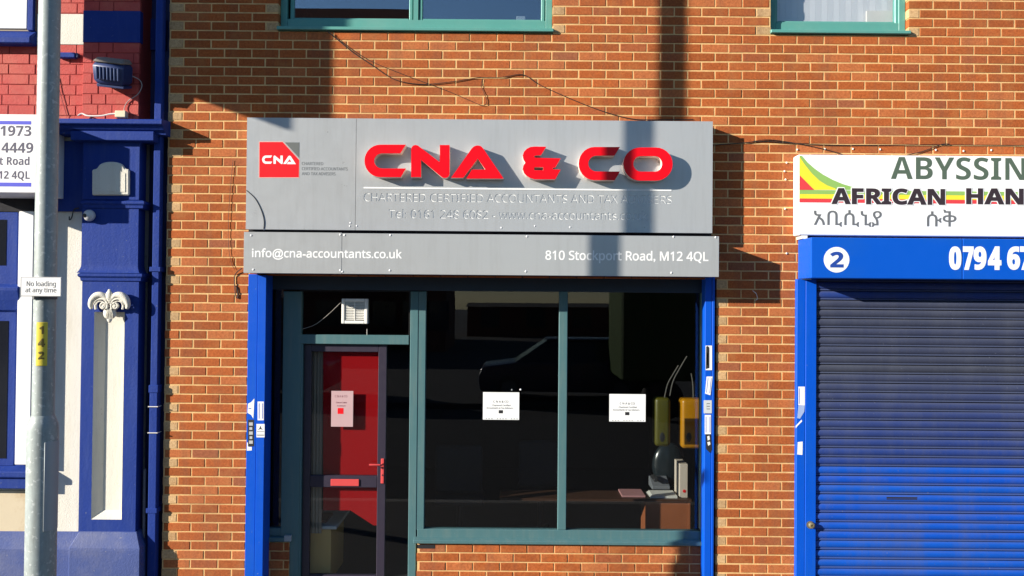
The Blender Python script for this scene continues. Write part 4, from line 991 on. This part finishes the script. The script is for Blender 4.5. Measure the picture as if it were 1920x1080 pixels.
# shop window of the painted building
sw = lp('shop_window', -420, 396, 30, 872, YW - .055, YW - .0005, ROYAL, .006)
lp('pane', -410, 410, 12, 496, YW - .058, YW - .0555, paint('dark_glass', (.012, .014, .02), .08, relief=0), .001, sw)
lp('pane', -410, 600, 14, 858, YW - .058, YW - .0555, CACHE.setdefault('dg', bpy.data.materials['dark_glass']), .001, sw)
a, b, c, d = RC(-420, 530, 33, 584, -.08)
MB().profx([(YW - .056, c), (-.03, c + .02), (-.055, c + .1), (-.075, d - .055), (-.075, d - .03), (YW - .056, d)], a, b).build('transom', ROYAL, sw, bevel=.006)
lp('jamb', 31, 396, 60, 872, -.055, YW - .0006, WHITEGLOSS, .006, sw)
lp('jamb_edge', 60.5, 396, 64.5, 872, -.052, YW - .0006, paint('dark_sealant', (.08, .07, .07), .8, relief=0), .001, sw)
a, b, c, d = RC(-420, 871, 66, 916, -.06)
MB().profx([(YW - .001, c), (-.045, c), (-.045, c + .085), (-.075, c + .1), (-.075, d - .05), (YW - .001, d + .01)], a, b).build('sill', ROYAL, sw, bevel=.006)
# ------------------------------------------------------------------ white phone-number sign
YV = -0.37
a, b, c, d = RC(-80, 214, 69, 361, YV)
ps = thing('phone_sign', 'white sign board with phone numbers cut by the left picture edge', 'sign', (a, 0, c))
MB().box(a, b, YV, YW - .031, c, d).build('board', WHITEGLOSS, ps, bevel=.004)
for y0_, y1_ in ((226.5, 233), (342, 349.5)):
    q = RC(-75, y0_, 58.5, y1_, YV); MB().box(q[0], q[1], YV - .001, YV - .0001, q[2], q[3]).build('stripe', paint('stripe_blue', (.035, .045, .55), .5, relief=0), ps)
INK = paint('slate_ink', (.045, .042, .085), .5, relief=0)
def rtext(body, right, base, cap, scale):
    P = glyphs(body); xs = [x for p in P for x, y in p]; xr_, zb_ = W(right, base, YV); k = cap / FPX * (DIST + YV) / CAP
    shape('lettering', [[(xr_ + (x - max(xs)) * k * scale, zb_ + y * k) for x, y in p] for p in P], YV - .001, .001, INK, ps)
BOLD = True; rtext('1973', 58.5, 255, 19, 1.0); rtext('4449', 62, 286.5, 19, 1.0); rtext('ort Road', 55, 309.5, 15, .86); rtext('M12 4QL', 55.5, 335.5, 14.5, .88); BOLD = False
lp('soffit_shade', -420, 361.5, 62, 395, YW - .045, YW - .031, DARKGAP, 0)  # near-black sheet for the deep shade under the sign box
# ------------------------------------------------------------------ drainpipe, conduit
x0, x1, _, _ = RC(283, 0, 298.5, 1080, -.045)
dp = thing('drainpipe', 'square royal blue drainpipe between the painted building and the brick pier', 'drainpipe', ((x0 + x1) / 2, 0, 0))
zj = W(290, 733, -.03)[1]
MB().box(x0, x1, -.045, .02, .005, zj).build('pipe', ROYAL, dp, bevel=.006); MB().box(x0 + .004, x1 - .004, -.042, .017, zj + .0005, 7.6).build('pipe', ROYAL, dp, bevel=.006)
MB().box(x0 - .006, x1 + .006, -.051, .024, zj - .015, zj + .05).build('joint_collar', ROYAL, dp, bevel=.005)
for py in (230, 505, 957):
    zz = W(290, py, -.03)[1]; MB().box(x0 - .014, x1 + .01, -.050, .199, zz - .02, zz + .02).build('bracket', ROYAL, dp, bevel=.004)
for py in (762, 811):
    zz = W(290, py, -.03)[1]; m = MB(); frz = [(x0 - .006, -.05), (x1 + .003, -.05), (x1 + .003, .025), (x0 - .006, .025)]
    m.tube([(x, y, zz) for x, y in frz] + [(frz[0][0], frz[0][1], zz)], .004, 6); m.build('cable_tie', CABLEWHITE, dp)
cx = W(270, 980, .0)[0]
tag(MB().tube([(cx, .0, .01), (cx, .0, W(270, 879, 0)[1])], .0125, 10).build('conduit', paint('conduit_grey', (.16, .17, .19), .5), smooth=True), 'thin grey conduit standing beside the foot of the drainpipe', 'conduit')
# ------------------------------------------------------------------ floodlight, junction box, camera
x_, z_ = W(206, 135, -.2)
fl = thing('floodlight', 'dark blue finned floodlight on the red pilaster', 'floodlight', (x_, PU, z_))
rot = Matrix.Translation((x_, -.17, z_)) @ Euler((math.radians(16), math.radians(6), 0)).to_matrix().to_4x4()
def flp(name, mb, mat, bev=.004):
    mb.v = [tuple(rot @ Vector(v)) for v in mb.v]; return mb.build(name, mat, fl, bevel=bev, smooth=True)
FLB = paint('flood_blue', (.022, .04, .13), .45, var=.12)
body = MB().stack([(-.10, .10, -.04, .09, -.09), (-.12, .12, -.055, .10, -.06), (-.125, .125, -.06, .10, .05), (-.115, .115, -.04, .09, .075)])
flp('housing', body, FLB, .006)
for i in range(7):
    xx = -.092 + i * .0285; flp('cooling_fin', MB().box(xx, xx + .014, -.078, -.058, -.055, .045), paint('fin_blue', (.06, .09, .20), .5) if i == 0 else bpy.data.materials['fin_blue'], .005)
flp('cap', MB().stack([(-.118, .118, -.05, .10, .076), (-.122, .122, -.058, .10, .085), (-.105, .105, -.02, .09, .115)]), paint('flood_cap', (.22, .19, .16), .7), .004)
flp('lens_frame', MB().box(-.11, .11, -.03, .11, -.115, -.091), FLB, .004)
MB().box(x_ - .03, x_ + .03, -.10, PU - .0005, z_ - .02, z_ + .02).build('bracket', FLB, fl, bevel=.004)
cable([(238, 143, -.12), (250, 142, -.08), (262, 150, -.035), (266, 162, -.03), (258, 177, -.03), (242, 188, -.03), (235, 197, -.03), (233, 206, -.035), (238, 211, -.05)], .0036, STRAPG, 'pale cable looping down from the floodlight', Y=-.03)
x0, x1, z0, z1 = RC(215, 207, 235, 219.5, -.075)
jb = thing('junction_box', 'small cream junction box on the blue cornice', 'junction box', (x0, -.05, z0))
MB().box(x0, x1, -.075, PU - .0005, z0, z1).build('body', paint('jb_cream', (.70, .62, .42), .5, relief=0), jb, bevel=.004)
cable([(146, 217, -.06), (153, 213, -.055), (165, 217, -.06), (190, 217, -.06), (205, 214, -.06), (216, 213, -.06)], .006, CABLEWHITE, 'white cable lying along the top of the blue cornice', Y=-.06)
x_, z_ = W(165, 403.5, -.12)
cc2 = thing('security_camera', 'silver dome security camera beneath the blue cornice', 'camera', (x_, -.06, z_))
m = MB(); m.ball((x_, -.10, z_), .047, 24, (1, .9, 1)); m.build('dome', paint('camera_silver', (.55, .55, .56), .3, var=.03, relief=0), cc2, smooth=True)
m = MB(); m.ball((x_ - .016, -.135, z_ - .004), .017, 14, (1.3, .6, 1)); m.build('lens', BLACKINK, cc2, smooth=True)
MB().box(x_ - .03, x_ + .03, -.075, .02, z_ + .02, z_ + .04).build('mount', ROYAL, cc2, bevel=.004)
cable([(130, 406, .02), (131, 412, .015), (135, 408, .015), (140, 393, .01), (150, 390, .0)], .005, CABLEBLACK, 'black looped cable beside the dome camera', Y=.02)
x0, x1, z0, z1 = RC(108, 98.5, 146, 108.5, -.01)
br = thing('wall_bracket', 'small blue metal bracket on the red wall beside the lamp column', 'bracket', (x1, .02, z0))
MB().box(x0, x1 - .02, -.02, .028, z0, z1).build('arm', ROYAL, br, bevel=.006); MB().box(x1 - .021, x1, -.012, .028, z0 + .004, z1 - .002).build('end_cap', FLB, br, bevel=.004)
cable([(107, 145, .02), (113, 175, .02), (120, 200, .02), (125, 217, .02)], .003, paint('red_shadow_line', (.22, .03, .03), .7, relief=0), 'thin dark red strand standing for a cast shadow slanting down the red wall', Y=.02)  # dark strand added as a cast shadow line on the wall
# ------------------------------------------------------------------ unseen board added out of view to cast the shade on the facade
hs = thing('shade_board', 'unseen board on a bracket, added to cast shade on the facade, above the left picture edge', 'sign', (-5.44, YW - .02, 6.0))
MB().box(-5.42, -5.38, -1.95, -0.90, 5.055, 7.0).build('board', ROYAL, hs, bevel=.006)
for zz in (7.05, 7.45): MB().box(-5.46, -5.42, -1.95, YW - .0205, zz, zz + .04).build('bracket_arm', ROYAL, hs)
# ------------------------------------------------------------------ lamp column and its plates
YCOL = -2.0
xc, zt_ = W(80.5, 785, YCOL)
lc_ = thing('lamp_column', 'galvanised steel street lamp column in the left foreground', 'lamp column', (xc, YCOL, 0))
MB().lathe(xc, YCOL, [(.0585, zt_ + .02), (.0575, 4.0), (.056, 6.5)], 40).build('shaft', GALV, lc_, smooth=True)
MB().lathe(xc, YCOL, [(.0815, 0.0), (.0815, zt_ - .06), (.079, zt_ - .03), (.066, zt_ + .005), (.0605, zt_ + .02), (.0586, zt_ + .022)], 40).build('base', GALV, lc_, smooth=True)
def wrap(name, r, t, a0, a1, z0, z1, mat, n=14, par=lc_):
    m = MB(); P = [(xc + (r + k) * math.cos(a), YCOL + (r + k) * math.sin(a)) for k, rng in ((t, range(n + 1)), (0, range(n, -1, -1))) for a in [a0 + (a1 - a0) * i / n for i in rng]]
    m.profz(P, z0, z1); return m.build(name, mat, par, smooth=True, bevel=.0015)
zA, zB_ = W(90, 991, YCOL)[1], W(90, 826, YCOL)[1]
view = math.atan2(-DIST - YCOL, 0 - xc)
wrap('access_door', .0816, .006, view + .12, view + 1.25, zA, zB_, paint('column_door', (.36, .39, .41), .5, metal=.2, var=.1))
zA, zB_ = W(76, 684.5, YCOL)[1], W(76, 603.5, YCOL)[1]
tagp = wrap('number_plate', .0590, .003, view - .72, view + .28, zA, zB_, YELLOWTAG)
BOLD = True
for ch, py0, py1 in (('1', 611, 625), ('4', 634, 649), ('2', 658, 672)):
    ps_ = glyphs(ch); ys = [y for p in ps_ for x, y in p]; xs = [x for p in ps_ for x, y in p]; z1, z0 = W(76, py0, YCOL)[1], W(76, py1, YCOL)[1]
    k = (z1 - z0) / (max(ys) - min(ys)); cxm = (min(xs) + max(xs)) / 2; ca = view - .22
    me = shape_mesh('digit', [[((x - cxm) * k, z0 + (y - min(ys)) * k) for x, y in p] for p in ps_], -.0008, .0008, offset=.0012)
    for v in me.vertices:
        a_ = ca + v.co.x / .062; r__ = .0628 - v.co.y * 1.2; v.co = (xc + r__ * math.cos(a_), YCOL + r__ * math.sin(a_), v.co.z)
    me.materials.clear(); me.materials.append(OLIVEINK); o = place(bpy.data.objects.new('digit', me), tagp); me.transform(Matrix.Translation(-ORG[tagp.name]))
BOLD = False
YN = -2.09
a, b, c, d = RC(38, 519.5, 115, 556, YN)
ns = thing('parking_sign', 'small white no loading at any time plate clamped to the lamp column', 'sign', ((a + b) / 2, YN, c))
MB().box(a, b, YN, YN + .006, c, d).build('plate', WHITEGLOSS, ns, bevel=.002)
m = MB(); frame_ring(m, a + .002, b - .002, c + .002, d - .002, .0025, .0025, .0025, .0025, YN - .0006, YN - .0001); m.build('border', GREYINK, ns)
for s_, l0, l1, yb, yc in (('No loading', 50, 104.5, 536.5, 527.5), ('at any time', 47.5, 105.5, 548, 539.5)):
    shape('lettering', text_px(s_, l0, l1, yb, yc, YN), YN - .0009, .0007, GREYINK, ns, offset=.0004)
MB().lathe(xc, YCOL, [(.0592, c - .016), (.064, c - .016), (.064, c + .02), (.0592, c + .02)], 32).build('clamp', paint('clamp_grey', (.10, .10, .10), .6), ns, smooth=True)
MB().box(xc - .02, xc + .02, YN + .0062, YCOL - .05, c + .04, d - .04).build('clamp_block', paint('clamp_block_grey', (.2, .2, .2), .6), ns)
# ------------------------------------------------------------------ across the street, seen only in the glass
FAR = paint('far_brick', (.16, .065, .045), .9, var=.2, scale=2, relief=0); FARROOF = paint('far_roof', (.05, .045, .045), .9, relief=0); FARGL = paint('far_glass', (.03, .04, .05), .1, relief=0)
def far_building(x0, x1, y, dep, h, roof, label, rows):
    t = thing('shop_building', label, 'building', ((x0 + x1) / 2, y, 0))
    MB().box(x0, x1, y - dep, y, 0, h).build('wall', FAR, t)
    if roof: MB().profx([(y - dep - .2, h + .001), (y + .2, h + .001), (y - dep / 2, h + roof)], x0 - .1, x1 + .1).build('roof', FARROOF, t)
    n = max(2, int((x1 - x0) / 2.4))
    for z in rows:
        for i in range(n):
            xx = x0 + (i + .5) * (x1 - x0) / n; MB().box(xx - .6, xx + .6, y - .1, y + .04, z, z + 1.3).build('window', FARGL, t)
far_building(-13.5, -5.0, -34, 9, 17.0, 0, 'tall dark brick flats across the street, mirrored in the upper window', (1, 4, 7, 10, 13))
far_building(-4.8, -3.0, -30, 6, 5.4, 1.5, 'narrow dark brick house across the street beside the flats', (1, 3.2))
far_building(-2.9, 9.0, -46, 5, 1.95, .25, 'low single-storey parade across the street under open sky', (.6,))
far_building(-40, -14, -30, 9, 6.2, 2, 'long dark terrace across the street at far left', (1, 3.8))
far_building(16, 46, -30, 9, 6.2, 2, 'long dark terrace across the street at far right', (1, 3.8))
tr_ = thing('box_truck', 'dark green box truck parked across the road, mirrored in the glass', 'truck', (5.2, -11, -.125))
MB().box(2.3, 6.6, -12.3, -10.0, .75, 3.5).build('box_body', paint('truck_green', (.03, .06, .012), .5, relief=0), tr_, bevel=.04)
MB().stack([(6.7, 8.5, -12.2, -10.1, .5), (6.7, 8.5, -12.2, -10.1, 1.5), (6.7, 8.0, -12.1, -10.2, 2.5)]).build('cab', paint('cab_yellow', (.6, .35, .02), .4, relief=0), tr_, bevel=.06)
for wx in (3.2, 7.5):
    for wy in (-12.1, -10.3):
        MB().disc((wx, .33), .45, wy - .12, wy + .12, 24).build('wheel', BLACKINK, tr_, bevel=.03)

def parked_car(x, y, col, label):
    t = thing('parked_car', label, 'car', (x, y, 0), 'cars across the road'); z = 0.0; pm = paint('car_paint', col, .25, var=.03, relief=0)
    m = MB(); m.prism([(x - 2.05, z + .25), (x - 2.1, z + .55), (x - 2.0, z + .82), (x - 1.2, z + .93), (x + 1.75, z + .97), (x + 2.02, z + .85), (x + 2.05, z + .35), (x + 1.95, z + .22)], y - .85, y + .85); m.build('body', pm, t, bevel=.06, smooth=True, seg=3)
    m = MB(); m.v = [(x - 1.25, y - .76, z + .9), (x + 1.8, y - .76, z + .94), (x + 1.8, y + .76, z + .94), (x - 1.25, y + .76, z + .9), (x - .45, y - .6, z + 1.44), (x + 1.3, y - .6, z + 1.46), (x + 1.3, y + .6, z + 1.46), (x - .45, y + .6, z + 1.44)]
    m.f = [(0, 1, 2, 3), (4, 5, 6, 7), (0, 1, 5, 4), (1, 2, 6, 5), (2, 3, 7, 6), (3, 0, 4, 7)]; m.build('windows', bpy.data.materials['dark_glass'], t, bevel=.03)
    MB().box(x - .45, x + 1.3, y - .61, y + .61, z + 1.445, z + 1.49).build('roof', pm, t, bevel=.02, smooth=True, seg=2)
    for wx in (x - 1.35, x + 1.3):
        for wy in (y - .76, y + .76):
            w = MB().disc((wx, z + .31), .31, wy - .1, wy + .1, 24).build('wheel', BLACKINK, t, bevel=.02); MB().disc((wx, z + .31), .19, wy - .105, wy + .105, 16).build('rim', GREYINK, w)
parked_car(1.3, -13.2, (.045, .05, .075), 'dark blue car parked across the road, mirrored in the big window')
parked_car(-6.4, -13.2, (.05, .02, .06), 'dark plum car parked across the road, mirrored in the door glass')
